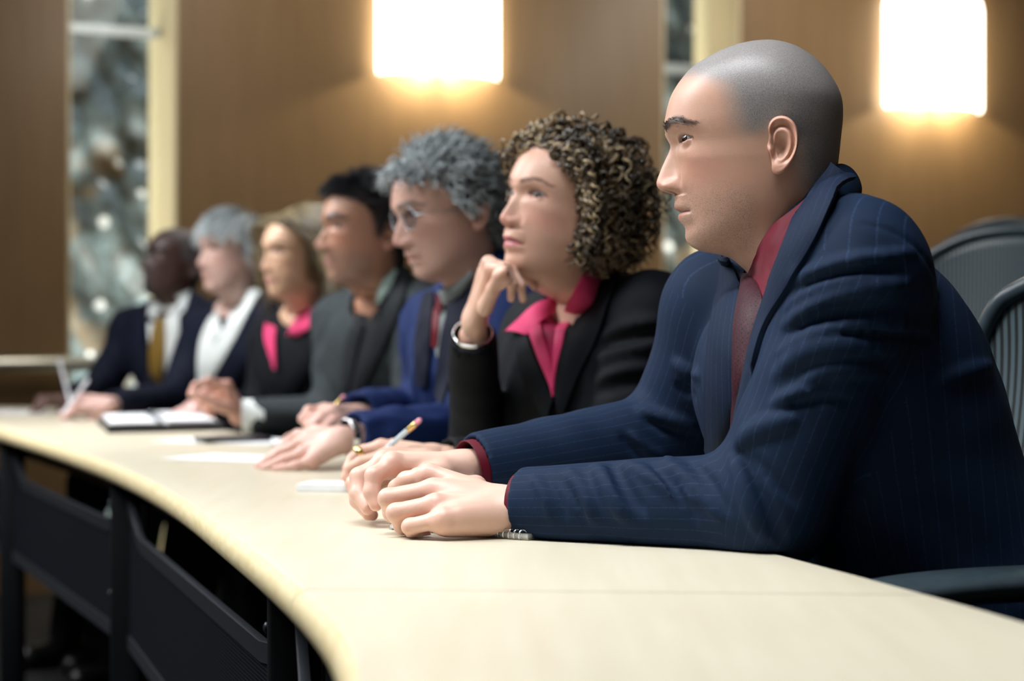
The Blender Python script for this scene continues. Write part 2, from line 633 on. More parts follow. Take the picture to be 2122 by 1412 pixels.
def head_mesh(par):
    g = par.get
    rows, cols = g('res', (130, 150))
    prof = np.array(g('prof', PROF), float)
    base = np.array(g('base', BASE), float)
    nose_s, lip_s, brow_s = g('nose', 1.0), g('lip', 1.0), g('brow', 1.0)
    jaw, wid = g('jaw', 1.0), g('wid', 1.0)
    # dense rows along the profile
    pd = resample(chaikin(prof, 2), rows)
    yf_t, zf = pd[:, 0], pd[:, 1].copy()
    zf = np.minimum.accumulate(zf - np.arange(rows) * 1e-4)
    cb = chaikin(base, 2)
    o = np.argsort(cb[:, 1])
    yb_ = np.interp(zf, cb[o, 1], cb[o, 0])
    feat = yf_t - yb_            # nose and lips
    feat[zf < -80] = 0
    feat[zf > 24] *= .4
    # back point
    Z = lambda xs, ys: np.interp(zf, np.array(xs, float)[::-1], np.array(ys, float)[::-1])
    zb = Z([126, -18, -45, -65, -80, -92, -99, -105, -108.7, -111, -115, -122, -128, -150, -190], [126, -18, -38, -50, -58, -63, -66, -70, -75, -82, -90, -98, -106, -130, -180])
    bk = chaikin(np.array(BACK, float), 2); o = np.argsort(bk[:, 1])
    yb = np.interp(zb, bk[o, 1], bk[o, 0])
    W = Z([-190, -150, -128, -122, -115, -111, -108.7, -105, -99, -92, -80, -65, -50, -35, -20, -5, 10, 25, 38, 55][::-1],
          [64, 57, 54.5, 53.5, 52, 51.5, 53, 55 * jaw, 57.5 * jaw, 59.5 * jaw, 62 * jaw, 64.5 * jaw, 66.5, 68.3, 70, 71.5, 73, 75.5, 77, 78][::-1])
    if g('neck', 1.0) != 1.0:
        nk = smooth01((-104 - zf) / 12)
        W = W * (1 - nk + nk * g('neck'))
        yf_n = yb_ * 1.0
        yb_ = np.where(nk > 0, yb_ * (1 - nk * .0), yb_)
        yb = yb + nk * (1 - g('neck')) * 30
    top = zf > 55
    W[top] = 78 * np.sqrt(np.clip(1 - ((zf[top] - 55) / 70.6) ** 2, 0, 1)) ** .92
    W *= wid
    n = Z([126, 60, 20, 0, -20, -40, -63, -80, -92, -105, -115, -150, -190], [2, 2.1, 2.1, 2.05, 1.92, 1.8, 1.74, 1.78, 1.85, 1.9, 1.9, 2, 2])
    yc = Z([126, 124, 110, 100, 80, 60, 20, -20, -60, -92, -108, -128, -150, -190], [0, 2, 11, 9, 1, -6, -5, 4, 8, 5, -2, -20, -33, -45])
    pw = Z([126, -20, -60, -85, -100, -108, -115, -130, -190], [1, 1, 1.8, 2.4, 2.6, 2.2, 1.5, 1, 1])
    for a in (W, n, yc, pw, zb, yb):
        s_ = rows / 130 * 1.3
        a[:] = gsm(a, s_)
    W[0] = 0; yb[0] = yb_[0] = yc[0] = 0; zb[0] = zf[0]
    s = np.linspace(0, 1, cols // 2 + 1)
    th = math.pi * (.52 * s + .48 * s ** 2)
    th = np.concatenate([th, -th[-2:0:-1]])
    cols = len(th)
    c, sn = np.cos(th), np.sin(th)
    Cn = c[None, :]; Sn = sn[None, :]
    nn = np.where(Cn >= 0, n[:, None], 2.15)
    X = W[:, None] * np.sign(Sn) * np.abs(Sn) ** (2 / nn)
    cc = np.abs(Cn) ** (2 / nn)
    Y = yc[:, None] + np.where(Cn >= 0, (yb_ - yc)[:, None], (yc - yb)[:, None] * -1 * -1) * np.sign(Cn) * cc
    ss = 1 - ((1 + Cn) / 2) ** pw[:, None]
    Zz = zf[:, None] + (zb - zf)[:, None] * ss
    wf = smooth01(Cn / .25)
    ax = np.abs(X)
    G = lambda a, b: np.exp(-(a * a) - (b * b))
    # lateral windows follow the row's own height so that nose and lips stay on their rows
    zr = zf[:, None] + 0 * X
    nw = np.interp(zr, [-46, -42, -38, -33, -25, -15, -5, 5, 15, 24], [12.5, 13.5, 14.5, 14, 11, 8.8, 7.6, 7, 8, 11]) * g('nosew', 1.0)
    nose = np.where(zr > -45.5, feat[:, None], 0) * nose_s * np.exp(-(ax / nw) ** 2.3)
    lipw = np.clip(1 - (ax / (26 * g('mouthw', 1.0))) ** 2, 0, 1) ** .65
    mz = -63.3 - .0006 * ax ** 2 * g('frown', 1.0)
    lips = np.where((zr <= -45.5) & (zr > -80), feat[:, None], 0) * lip_s * lipw
    D = nose + lips
    D += -2.2 * np.exp(-((Zz - mz) / 1.7) ** 2) * smooth01((29 - ax) / 5)
    D += 6.0 * G((ax - 13.5 * g('nosew', 1.0)) / 4.6, (Zz + 35) / 6.0) * nose_s
    D += -6 * G((ax - 7) / 3.2, (Zz + 42.0) / 2.2)
    D += -1.2 * G(ax / 3.2, (Zz + 50) / 6)
    D += -g('sock', 8.6) * G((ax - 31) / 14.5, (Zz - 15) / 9)
    D += g('under', 1.0) * G((ax - 31) / 14, (Zz + 1) / 8)
    D += -4.5 * G((ax - 15) / 6, (Zz - 12) / 8)
    D += 3.4 * brow_s * G((ax - 29) / 18, (Zz - 29.5) / 7)
    D += 3.6 * G((ax - 50) / 15, (Zz + 10) / 14)
    D += -1.8 * G((ax - 30) / 7, (Zz + 50) / 12) * g('fold', 1.0)
    D += -1.5 * G((ax - 33) / 5, (Zz + 68) / 8) * g('fold', 1.0)
    D += 2.0 * G((ax - 22) / 9, (Zz + 30) / 10)
    D += 2.0 * G(ax / 15, (Zz + 94) / 9) * g('chin', 1.0)
    D += -2.6 * G((ax - 20.5 * g('nosew', 1.0)) / 3.0, (Zz + 32) / 7)
    Y = Y + D * wf
    # eyes: lids drawn over the ball
    ER = 12.4
    ez, ex, ey = 14.0, g('eyex', 31.5), g('eyey', 83.2)
    op = g('open', 1.0)
    gz = g('lidz', 0.0)
    for sd in (-1, 1):
        dx = (X - sd * ex); dz = (Zz - ez)
        r2 = dx * dx + dz * dz
        yl = ey + np.sqrt(np.maximum((ER + 1.1) ** 2 - r2, 0))
        m = smooth01((17.2 - np.sqrt(r2)) / 3.6) * (Cn > 0)
        tgt = -smin(-Y, -yl, 3.5)
        Y2 = Y + (tgt - Y) * m
        # almond opening
        tin = (dx * sd - 1.2) / 14.6     # + towards the temple
        arch = np.clip(1 - np.abs(tin) ** 2.0, 0, 1)
        up = 1.2 * tin + 5.6 * arch * op + gz * arch
        lo = 1.2 * tin - 4.0 * arch * op + gz * arch * .4
        ins = smooth01(np.minimum(up - dz, dz - lo) / 1.4 + .35) * (np.abs(tin) < 1) * (Cn > 0)
        Y2 = Y2 - 4.6 * ins
        crease = np.exp(-((dz - (up + 4.0)) / 1.3) ** 2) * arch * (Cn > 0)
        Y2 = Y2 - 1.3 * crease
        Y = Y2
    V = np.stack([X, Y, Zz], -1)
    V[0] = V[0].mean(0)
    ms = (smooth01((ax - 25) / 8) * smooth01((-6 - Zz) / 10) * smooth01((Zz + 100) / 12))[1:-1, :, None]
    for _ in range(int(40 * rows / 150)):
        av = (np.roll(V, 1, 1)[1:-1] + np.roll(V, -1, 1)[1:-1] + V[:-2] + V[2:]) / 4
        V[1:-1] += .6 * ms * (av - V[1:-1])
    # colours
    sk = np.array(g('skin', (.54, .34, .255)))
    colr = np.ones(V.shape) * sk
    red = np.array(g('red', (.60, .25, .20)))

    def tint(mask, colour, a):
        nonlocal colr
        mm = (np.clip(mask, 0, 1) * a)[..., None]
        colr = colr * (1 - mm) + np.array(colour) * mm
    x, y, z = V[..., 0], V[..., 1], V[..., 2]
    fr = (Cn > 0)
    tint(G((ax - 45) / 20, (z + 22) / 20) * fr, red, .30 * g('blush', 1))
    tint(G(ax / 18, (z + 32) / 13) * fr, red, .35 * g('blush', 1))
    lipm = smooth01((26 * g('mouthw', 1.0) - ax) / 3) * np.where(z > mz, smooth01((mz + 8.0 * (1 - (ax / 27) ** 2) - z) / 1.5), smooth01((z - (mz - 9.5 * (1 - (ax / 26) ** 2))) / 1.5)) * fr
    tint(lipm, g('lipcol', (.42, .17, .15)), g('lipa', .75))
    tint(np.exp(-((z - mz) / 1.3) ** 2) * smooth01((26 - ax) / 3) * fr, (.10, .03, .03), .85)
    tint(G((ax - 8.0) / 4.0, (zr + 42.0) / 1.7) * fr, (.07, .02, .02), .9)
    # brows
    bz = np.interp(ax, [10, 20, 34, 44, 54], g('browz', [27.5, 31.0, 35, 35, 30]))
    bw = np.interp(ax, [9, 14, 25, 40, 54, 60], [2.4, 4.2, 4.6, 4.2, 2.2, .6]) * g('browth', 1.0)
    browm = np.exp(-((z - bz) / bw) ** 4) * smooth01((ax - 9) / 5) * smooth01((61 - ax) / 7) * fr
    tint(browm, g('browcol', (.035, .025, .02)), g('browa', .85))
    # lids and lashes
    for sd in (-1, 1):
        dx = (x - sd * ex); dz = (z - ez); tin = (dx * sd - 1.2) / 14.6
        arch = np.clip(1 - np.abs(tin) ** 2.0, 0, 1)
        up = 1.2 * tin + 5.6 * arch * op + gz * arch
        lo = 1.2 * tin - 4.0 * arch * op + gz * arch * .4
        inr = (np.abs(tin) < 1.08) & fr
        tint(np.exp(-((dz - up) / g('lashw', 1.5)) ** 2) * inr, (.03, .018, .015), g('lash', .85))
        tint(np.exp(-((dz - lo) / 1.2) ** 2) * inr, (.16, .07, .06), .55)
        tint(G(dx / 15, (dz) / 10) * fr, g('sockshadecol', (.36, .17, .13)), g('sockshadea', .22))  # shade of the eye sockets, painted into the skin colour
    colr = np.clip(colr, 0, 1)
    # hairline
    hl = np.array(g('hairline', [(-110, -52), (-60, -52), (-36, -40), (-30, -20), (-24, 12), (-4, 28), (8, 14), (20, 14), (30, 20), (36, 32), (42, 55), (49, 70), (75, 80), (95, 86), (130, 90)]), float)
    soft = g('hairsoft', 7.0)
    hm = np.mean([smooth01((z - np.interp(y + k_ * soft, hl[:, 0], hl[:, 1])) / soft + .5) for k_ in np.linspace(-.8, .8, 9)], 0)
    beard = smooth01((-22 - z - .12 * np.maximum(0, 40 - y)) / 34) * smooth01((z + 118 + .3 * y * 0) / 14) * smooth01((y - 6) / 16)
    beard = np.maximum(beard, .9 * smooth01((-42 - z) / 4) * smooth01((34 - ax) / 6) * (y > 70) * smooth01((z + 112) / 8))
    beard *= (1 - lipm)
    stub = beard * g('stub', 1.0)
    gt = smooth01((30 - ax) / 8) * smooth01((-46 - z) / 5) * smooth01((z + 108) / 8) * fr * (1 - lipm)
    if g('goatee'):
        tint(gt, g('goateecol', (.02, .016, .015)), .8)
    if g('stubtint', 0):
        tint(beard, (.20, .17, .15), g('stubtint'))
    hmk = hm * g('hairmask', 1.0)
    if g('scalpcol') is not None:
        tint(hm, g('scalpcol'), .95)
        hmk = hmk * 0
    idx = np.arange(rows * cols).reshape(rows, cols)
    a = idx[:-1, :]; b = idx[1:, :]
    q = np.stack([a, b, np.roll(b, -1, 1), np.roll(a, -1, 1)], -1).reshape(-1, 4)
    out = dict(V=V.reshape(-1, 3), q=q, col=colr.reshape(-1, 3), hm=(hm * (Zz > -60)).reshape(-1), hmask=hmk.reshape(-1), stub=stub.reshape(-1),
               zr=np.repeat(zf, cols), eyes=[np.array([-ex, ey, ez]), np.array([ex, ey, ez])], ER=ER, brow=browm.reshape(-1))
    return out


def ear_mesh(side, par, n=(26, 56)):
    """side +1: the person's right ear; local millimetres"""
    R_, A_ = n
    # outline seen from the side, (forward, up) round the ear's middle
    out = np.array([(14, -6), (16.5, 2), (13, 9), (12.5, 18), (11, 25), (6, 30.5), (-2, 32), (-10, 29), (-16, 22), (-18.5, 12), (-17.5, 0), (-14, -10), (-8, -19), (-1, -26), (6, -30), (12, -29), (14.5, -24), (13, -15)], float)
    out = chaikin(np.vstack([out, out[:1]]), 2)
    out = resample(out, A_ + 1)[:-1]
    ang = np.arctan2(out[:, 1], out[:, 0])
    V = []
    rs = np.linspace(0, 1, R_) ** .8
    for r in rs:
        p = out * r
        d = p[:, 0]
        flare = np.interp(d, [-19, -8, 6, 17], [17, 12.5, 7.5, 3.2])
        lobe = smooth01((-12 - p[:, 1]) / 10)
        front = smooth01((d - 4) / 8) * (1 - smooth01((p[:, 1] - 14) / 8))
        rim = 4.2 * np.exp(-((r - .90) / .10) ** 2) * (1 - lobe * .75) * (1 - front)
        scap = -2.2 * np.exp(-((r - .70) / .10) ** 2) * (1 - lobe) * (1 - front)
        anti = 2.6 * np.exp(-((r - .52) / .12) ** 2) * (1 - lobe) * (1 - front)
        e = np.hypot((p[:, 0] - 3) / 9.0, (p[:, 1] + 3) / 10.0)
        concha = -8.5 * np.exp(-e ** 2.6)
        e2 = np.hypot((p[:, 0] - 5) / 4, (p[:, 1] - 16) / 7)
        foss = -.8 * np.exp(-e2 ** 2)
        trag = 5.5 * np.exp(-((p[:, 0] - 12.5) / 4) ** 2 - ((p[:, 1] + 3) / 5.5) ** 2)
        lob = 2.5 * lobe * np.exp(-((r - .6) / .4) ** 2)
        h = flare + rim + scap + anti + concha + foss + trag + lob
        if r > .97: h = h - 1.5
        V.append(np.stack([h, p[:, 0], p[:, 1]], 1))
    last = V[-1].copy()
    for kk, (sc, dh) in enumerate(((1.0, 2.2), (.93, 4.2), (.7, 8), (.45, 14))):
        w = last.copy()
        w[:, 1:] = last[:, 1:] * sc
        w[:, 0] = last[:, 0] - dh
        V.append(w)
    V = np.array(V)
    L, A = V.shape[:2]
    rr = np.concatenate([rs, [1, 1, 1, 1]])
    sk = np.array(par.get('skin', (.54, .34, .255))); red = np.array(par.get('red', (.60, .25, .20)))
    m = np.clip(.25 + .5 * rr, 0, 1)[:, None, None]
    col = np.ones(V.shape) * (sk * (1 - .35 * m) + red * .35 * m)
    e = np.hypot((V[..., 1] - 3) / 8.0, (V[..., 2] + 3) / 9.0)
    col = col * (1 - .25 * np.exp(-e ** 2))[..., None]
    idx = np.arange(L * A).reshape(L, A)
    a, b = idx[:-1], idx[1:]
    q = np.stack([a, np.roll(a, -1, 1), np.roll(b, -1, 1), b], -1).reshape(-1, 4)
    if side < 0: q = q[:, ::-1]
    V = V.reshape(-1, 3)
    V[:, 0] *= side
    return V, q, col.reshape(-1, 3)


def face_frame(psi, pitch=0, roll=0):
    """columns: right, forward, up. psi 0 faces the camera, 90 faces the left of the picture"""
    a = math.radians(psi)
    f = np.array([-math.sin(a), -math.cos(a), 0.]); u = np.array([0, 0, 1.]); r = np.cross(f, u)
    p = math.radians(pitch)
    f, u = f * math.cos(p) + u * math.sin(p), u * math.cos(p) - f * math.sin(p)
    q = math.radians(roll)
    r, u = r * math.cos(q) + u * math.sin(q), u * math.cos(q) - r * math.sin(q)
    return np.stack([r, f, u], 1)


def eyeball(c, R, look, rad):
    """sphere whose attribute 'ang' runs from the pupil outwards"""
    n, m = 28, 32
    f = unit(look)
    ref = np.array([0, 0, 1.])
    u = unit(np.cross(f, ref)); w = np.cross(u, f)
    V, A = [], []
    for i in range(n + 1):
        t = (i / n) ** 1.4 * math.pi
        bulge = 1 + .055 * math.exp(-(t / .42) ** 4)
        for j in range(m):
            p = 2 * math.pi * j / m
            V.append(c + rad * bulge * (math.cos(t) * f + math.sin(t) * (math.cos(p) * u + math.sin(p) * w)))
            A.append(min(1, t / 1.1))
    q = []
    for i in range(n):
        for j in range(m):
            k = (j + 1) % m
            q.append((i * m + j, (i + 1) * m + j, (i + 1) * m + k, i * m + k))
    return np.array(V), np.array(q), np.array(A)


def strands_mesh(paths, r0, r1, sides=4, cols=None, flatten=1.0):
    """paths (S,K,3) -> tubes"""
    paths = np.asarray(paths, float)
    S, K = paths.shape[:2]
    tan = np.gradient(paths, axis=1)
    tan /= np.linalg.norm(tan, axis=2)[..., None] + 1e-9
    ref = np.array([.31, .22, .92]); ref /= np.linalg.norm(ref)
    u = np.cross(tan, ref); u /= np.linalg.norm(u, axis=2)[..., None] + 1e-9
    w = np.cross(tan, u)
    r0 = np.broadcast_to(np.asarray(r0, float), (S,)); r1 = np.broadcast_to(np.asarray(r1, float), (S,))
    t = np.linspace(0, 1, K)
    prof = np.sin(np.pi * np.clip(t * .86 + .12, 0, 1)) ** .6
    rad = (r0[:, None] * (1 - t) + r1[:, None] * t) * prof
    a = np.linspace(0, 2 * math.pi, sides, endpoint=False)
    ring = u[:, :, None, :] * np.cos(a)[None, None, :, None] + w[:, :, None, :] * np.sin(a)[None, None, :, None] * flatten
    V = paths[:, :, None, :] + ring * rad[:, :, None, None]
    idx = np.arange(S * K * sides).reshape(S, K, sides)
    A = idx[:, :-1]; B = idx[:, 1:]
    q = np.stack([A, np.roll(A, -1, 2), np.roll(B, -1, 2), B], -1).reshape(-1, 4)
    c = None
    if cols is not None:
        c = np.repeat(np.asarray(cols, float), K * sides, 0)
    return V.reshape(-1, 3), q, c
# ------------------------------------------------------------------ hands
FING = [(.030, .092, (.045, .027, .023), .0092), (.009, .096, (.050, .031, .024), .0094), (-.012, .090, (.046, .029, .024), .0089), (-.030, .079, (.036, .022, .021), .0078)]


def hand_fk(side, wrist, F, N, curls, spread=(6, 2, -3, -8), thumb=None, scale=1.0):
    """joints from angles. side 'R' or 'L'; F wrist->knuckles, N out of the palm; curls: 4 x (mcp, pip, dip) degrees"""
    F = unit(F); N = unit(np.asarray(N, float) - F * np.dot(N, F))
    T = np.cross(F, N) * (1 if side == 'R' else -1)
    w = np.asarray(wrist, float)
    fs = []
    for (lat, fw, seg, r), c, sp in zip(FING, curls, spread):
        p = w + (F * fw + T * lat - N * (.004 - abs(lat + .0) * .12)) * scale
        ch = [p]
        th = 0
        sa = math.radians(sp)
        base = F * math.cos(sa) + T * math.sin(sa)
        for L, a in zip(seg, c):
            th += math.radians(a)
            p = p + (base * math.cos(th) + N * math.sin(th)) * L * scale
            ch.append(p)
        fs.append(ch)
    if thumb is None: thumb = ((35, 25), (20, 15), (10, 10))
    p = w + (F * .022 + T * .024 + N * .008) * scale
    ch = [p]
    for L, (a, b) in zip((.046, .034, .028), thumb):
        d = F * math.cos(math.radians(a)) * math.cos(math.radians(b)) + T * math.sin(math.radians(a)) * math.cos(math.radians(b)) + N * math.sin(math.radians(b))
        p = p + d * L * scale
        ch.append(p)
    return dict(fingers=fs, thumb=ch, wrist=w, F=F, N=N, T=T, scale=scale)


def hand_mesh(J, elbow, skin, red, h=.0017, up=None):
    s = J.get('scale', 1.0)
    fs, th, w = J['fingers'], J['thumb'], np.asarray(J['wrist'], float)
    arm = unit(np.asarray(elbow, float) - w)
    end = w + arm * .085
    pts = np.array([p for f in fs for p in f] + list(th) + [w, end])
    V = Vol(pts.min(0) - .045, pts.max(0) + .045, h)
    nn = J.get('N')
    if nn is None:
        k = np.mean([f[0] for f in fs], 0)
        nn = np.cross(fs[0][0] - fs[3][0], k - w)
    nn = unit(nn)
    lat = unit(fs[0][0] - fs[3][0])
    # palm
    for i, f in enumerate(fs):
        b = w + lat * (.016 - .0105 * i) * s
        V.capsule(b, f[0], .0135 * s, (.0118, .0120, .0114, .0105)[i] * s, .012 * s)
    c = w * .55 + fs[1][0] * .45
    V.capsule(w, lerp(w, fs[1][0], .8), .016 * s, .0125 * s, .015 * s)
    V.capsule(w * .9 + fs[3][0] * .1, lerp(w, fs[3][0], .75), .0155 * s, .012 * s, .014 * s)
    if J.get('heel'):
        hp_, hr_ = J['heel']
        V.capsule(hp_[0], hp_[1], hr_, hr_ * .85, .014 * s)
    # wrist, forearm
    V.capsule(w + arm * -.004, w + arm * .03, .0215 * s, .0225 * s, .016 * s, flat=(nn, 1.25))
    V.capsule(w + arm * .03, end, .0225 * s, .0265 * s, .012 * s, flat=(nn, 1.12))
    # thumb
    t = V.like()
    t.poly(th, [.0135 * s, .0115 * s, .0103 * s, .0080 * s], .006 * s)
    V.v = smin(V.v, t.v, .010 * s)
    G = V.like()
    for i, f in enumerate(fs):
        r = FING[i][3] * s
        g = V.like()
        fk = J.get('fat', 1.0)
        g.poly(f, [r * 1.06 * fk, r * 1.02 * fk, r * .92 * fk, r * .78 * fk], .004 * s)
        G.v = smin(G.v, g.v, .0012)
    V.v = smin(V.v, G.v, .0075 * s)
    # tendons and knuckles on the back
    for i, f in enumerate(fs):
        kn = f[0] - nn * .0045 * s
        V.ell(kn, np.eye(3), np.array([.0105, .0105, .0105]) * s, .006 * s)
        V.capsule(lerp(w, f[0], .25) - nn * .0085 * s, f[0] - nn * .0070 * s, .0042 * s, .0046 * s, .007 * s)
    pos, q = V.mesh(1)
    # veins and fine unevenness
    vn = normals(pos, q)
    if J.get('veins'):
        for vp in J['veins']:
            vp = resample(chaikin(np.array(vp), 2), 24)
            dd = np.min(np.linalg.norm(pos[:, None, :] - vp[None], axis=2), 1)
            pos = pos + vn * (.0011 * np.exp(-(dd / .0030) ** 2))[:, None]
    col = np.ones((len(pos), 3)) * np.asarray(skin)

    def tint(p, rad, c, a):
        m = (np.exp(-(np.linalg.norm(pos - p, axis=1) / rad) ** 2) * a)[:, None]
        col[:] = col * (1 - m) + np.asarray(c) * m
    for f in fs:
        tint(f[0], .012 * s, red, .45); tint(f[1], .009 * s, red, .5); tint(f[2], .008 * s, red, .3); tint(f[3], .010 * s, red, .45)
    tint(th[2], .011 * s, red, .4); tint(th[3], .010 * s, red, .4)
    # nails
    for f in list(fs) + [th]:
        d = unit(f[-1] - f[-2]); pd = unit(f[-2] - f[-3])
        dors = pd - d * np.dot(pd, d)
        dors = unit(dors) if np.linalg.norm(dors) > .08 else -nn
        side = np.cross(d, dors)
        cN = f[-1] + dors * .0065 * s - d * .001
        rel = pos - cN
        m = np.exp(-(rel @ d / .0062) ** 4 - (rel @ side / .0052) ** 4 - (rel @ dors / .005) ** 4)[:, None] * .75
        col[:] = col * (1 - m) + np.array(J.get('nail', (.78, .56, .50))) * m
    return pos, q, dict(col=np.clip(col, 0, 1))


# ------------------------------------------------------------------ clothes
def stripe_attr(pos, bones, origin, right):
    """metres round the limb (or across the body), for pinstripes"""
    best = np.full(len(pos), 9.0); val = np.zeros(len(pos))
    for a, b, r, ref in bones:
        a = np.asarray(a); ab = np.asarray(b) - a
        t = np.clip((pos - a) @ ab / (ab @ ab), 0, 1)
        q = pos - (a + t[:, None] * ab)
        d = np.linalg.norm(q, axis=1) - r
        f = unit(ab); u = unit(np.asarray(ref) - f * np.dot(ref, f)); w = np.cross(f, u)
        ang = np.arctan2(q @ w, q @ u) * r
        m = d < best
        best[m] = d[m]; val[m] = ang[m]
    f = np.cross(np.array([0, 0, 1.]), right)
    ang = np.arctan2((pos - origin) @ right, (pos - origin) @ f + .16) * .17
    m = best > .022
    val[m] = ang[m]
    return val


def jacket_vol(B, h):
    """B: body description -> Vol with torso and sleeves"""
    N, H = B['N'], B['H']
    sL, sR, eL, eR, wL, wR = (B[k] for k in ('shL', 'shR', 'elL', 'elR', 'wrL', 'wrR'))
    sc = B.get('sc', 1.0)
    u = unit(N - H); r = unit(sR - sL); f = unit(np.cross(u, r)); r = np.cross(f, u)
    B['u'], B['r'], B['f'] = u, r, f
    S = (sL + sR) / 2
    half = np.linalg.norm(sR - sL) / 2
    pts = np.array([N, H, sL, sR, eL, eR, wL, wR])
    V = Vol(pts.min(0) - .26, pts.max(0) + .26, h)
    V.lo[2] = V.lo[2]
    R = np.stack([r, f, u])
    L = np.linalg.norm(N - H)
    ax = lambda t, fo=0.0: lerp(N, H, t) + f * fo
    fat = B.get('fat', 1.0)
    V.ell(S * .8 + ax(.18) * .2 - u * .055 + f * .012, R, [half + .015, .108 * sc * fat, B.get('chz', .13)], .05)
    V.ell(ax(.34, .02), R, [.175 * sc * fat, .128 * sc * fat, .18], .06)
    V.ell(ax(.66, .015), R, [.165 * sc * fat, .128 * sc * fat, .20], .06)
    V.ell(ax(.95, .0), R, [.185 * sc, .145 * sc, .14], .06)
    if B.get('back'):
        V.ell(ax(.20, -.030), R, [half * .95, .10, .15], .06)
    ar = B.get('arm', (.066, .062, .055, .052, .043))
    for sh, el, wr in ((sL, eL, wL), (sR, eR, wR)):
        tr = N + u * B.get('trapu', .045) + (sh - N) * .16 - f * B.get('trapb', .025)
        V.capsule(tr, sh + u * .004 - (sh - N) * .05, B.get('trap', (.048, .058))[0] * sc, B.get('trap', (.048, .058))[1] * sc, .05)
        V.ell(sh, np.eye(3), np.array([ar[0]] * 3) * sc, .035)
        V.capsule(sh, el, ar[1] * sc, ar[2] * sc, .03)
        V.capsule(el, wr + unit(wr - el) * .03, ar[3] * sc, ar[4] * sc, .022)
    return V


def finish_sleeves(V, B):
    sc = B.get('sc', 1.0)
    ar = B.get('arm', (.066, .062, .055, .052, .043))
    for el, wr, cut in ((B['elL'], B['wrL'], B.get('cutL', 0)), (B['elR'], B['wrR'], B.get('cutR', 0))):
        a = unit(wr - el)
        c = wr + a * cut
        V.plane_cut(c, a, .075)
        wl = max(.0055, 1.25 * V.h)
        V.capsule(c - a * .012, c + a * .03, ar[4] * sc - wl, ar[4] * sc - wl, .002, cut=True)


def trousers(B, h=.009):
    H = B['H']; r, f = B['r'], B['f']
    fh = unit(np.array([f[0], f[1], 0])); rh = unit(np.array([r[0], r[1], 0]))
    hip = H.copy(); hip[2] = .53
    hip = hip - fh * .02
    V = Vol(np.minimum(hip - [.35, .35, 0], hip + fh * .5 - .3) * [1, 1, 0] + [0, 0, .02], np.maximum(hip + .35, hip + fh * .55 + .3) * [1, 1, 0] + [0, 0, .78], h)
    V.ell(hip + [0, 0, .02], np.stack([rh, fh, [0, 0, 1]]), [.18, .15, .11], .04)
    feet = []
    for s in (-1, 1):
        a = hip + rh * s * .085; k = hip + rh * s * .12 + fh * .42; k[2] = .53
        an = k + fh * .08; an[2] = .09
        V.capsule(a, k, .082, .066, .04)
        V.capsule(k, an, .062, .052, .03)
        feet.append(an)
    tp, tq = V.mesh(1)
    over = (tp - hip) @ fh < .26
    tp[over, 2] = np.maximum(tp[over, 2], .440)
    return (tp, tq), feet, fh, rh


def ray_px(bvh, px, py, dmin=.4):
    o = Vector((0, 0, CAMZ))
    d = Vector(P(px, py, 1.0) - np.array([0, 0, CAMZ])).normalized()
    hit = bvh.ray_cast(o + d * dmin, d)
    return hit


def project_strip(bvh, A, B, nu, nv, drange, smooth=2):
    """ruled strip between two photo outlines, laid on the cloth below: places and normals (nu,nv,3)"""
    A = resample(chaikin(A, 2), nu); B = resample(chaikin(B, 2), nu)
    D = np.full((nu, nv), np.nan); Nn = np.zeros((nu, nv, 3))
    t = np.linspace(0, 1, nv)
    px = A[:, None, :] * (1 - t)[None, :, None] + B[:, None, :] * t[None, :, None]
    for i in range(nu):
        for j in range(nv):
            loc, nor, _, _ = ray_px(bvh, *px[i, j])
            lo_ = drange[0] if np.isscalar(drange[0]) else np.interp(i / (nu - 1), *drange[0])
            if loc is not None and lo_ < loc.y < drange[1]:
                D[i, j] = loc.y; Nn[i, j] = nor
    # fill the gaps
    for _ in range(200):
        bad = np.isnan(D)
        if not bad.any(): break
        Dp = np.pad(D, 1, constant_values=np.nan)
        nb = np.stack([Dp[:-2, 1:-1], Dp[2:, 1:-1], Dp[1:-1, :-2], Dp[1:-1, 2:]])
        with np.errstate(all='ignore'):
            m = np.nanmean(nb, 0)
        D = np.where(bad, m, D)
    if np.isnan(D).any(): D = np.where(np.isnan(D), drange[1], D)
    for _ in range(smooth):
        Dp = np.pad(D, 1, mode='edge')
        D = (Dp[:-2, 1:-1] + Dp[2:, 1:-1] + Dp[1:-1, :-2] + Dp[1:-1, 2:] + 2 * D) / 6
    Q = np.array([[P(px[i, j, 0], px[i, j, 1], D[i, j]) for j in range(nv)] for i in range(nu)])
    du = np.gradient(Q, axis=0); dv = np.gradient(Q, axis=1)
    n = np.cross(du, dv)
    n /= np.linalg.norm(n, axis=2)[..., None] + 1e-12
    view = Q - np.array([0, 0, CAMZ])
    n *= -np.sign((n * view).sum(2))[..., None]
    return Q, n


def slab(Q, n, off, thick):
    """solid sheet from a grid of places"""
    nu, nv = Q.shape[:2]
    front = Q + n * (off if np.isscalar(off) else off[..., None])
    back = front - n * thick
    V = np.concatenate([front.reshape(-1, 3), back.reshape(-1, 3)])
    idx = np.arange(nu * nv).reshape(nu, nv)
    o = nu * nv
    q = [np.stack([idx[:-1, :-1], idx[:-1, 1:], idx[1:, 1:], idx[1:, :-1]], -1).reshape(-1, 4)]
    q.append(q[0][:, ::-1] + o)
    for e in (idx[0, :], idx[:, -1], idx[-1, ::-1], idx[::-1, 0]):
        q.append(np.stack([e[:-1], e[:-1] + o, e[1:] + o, e[1:]], -1))
    return V, np.concatenate(q)


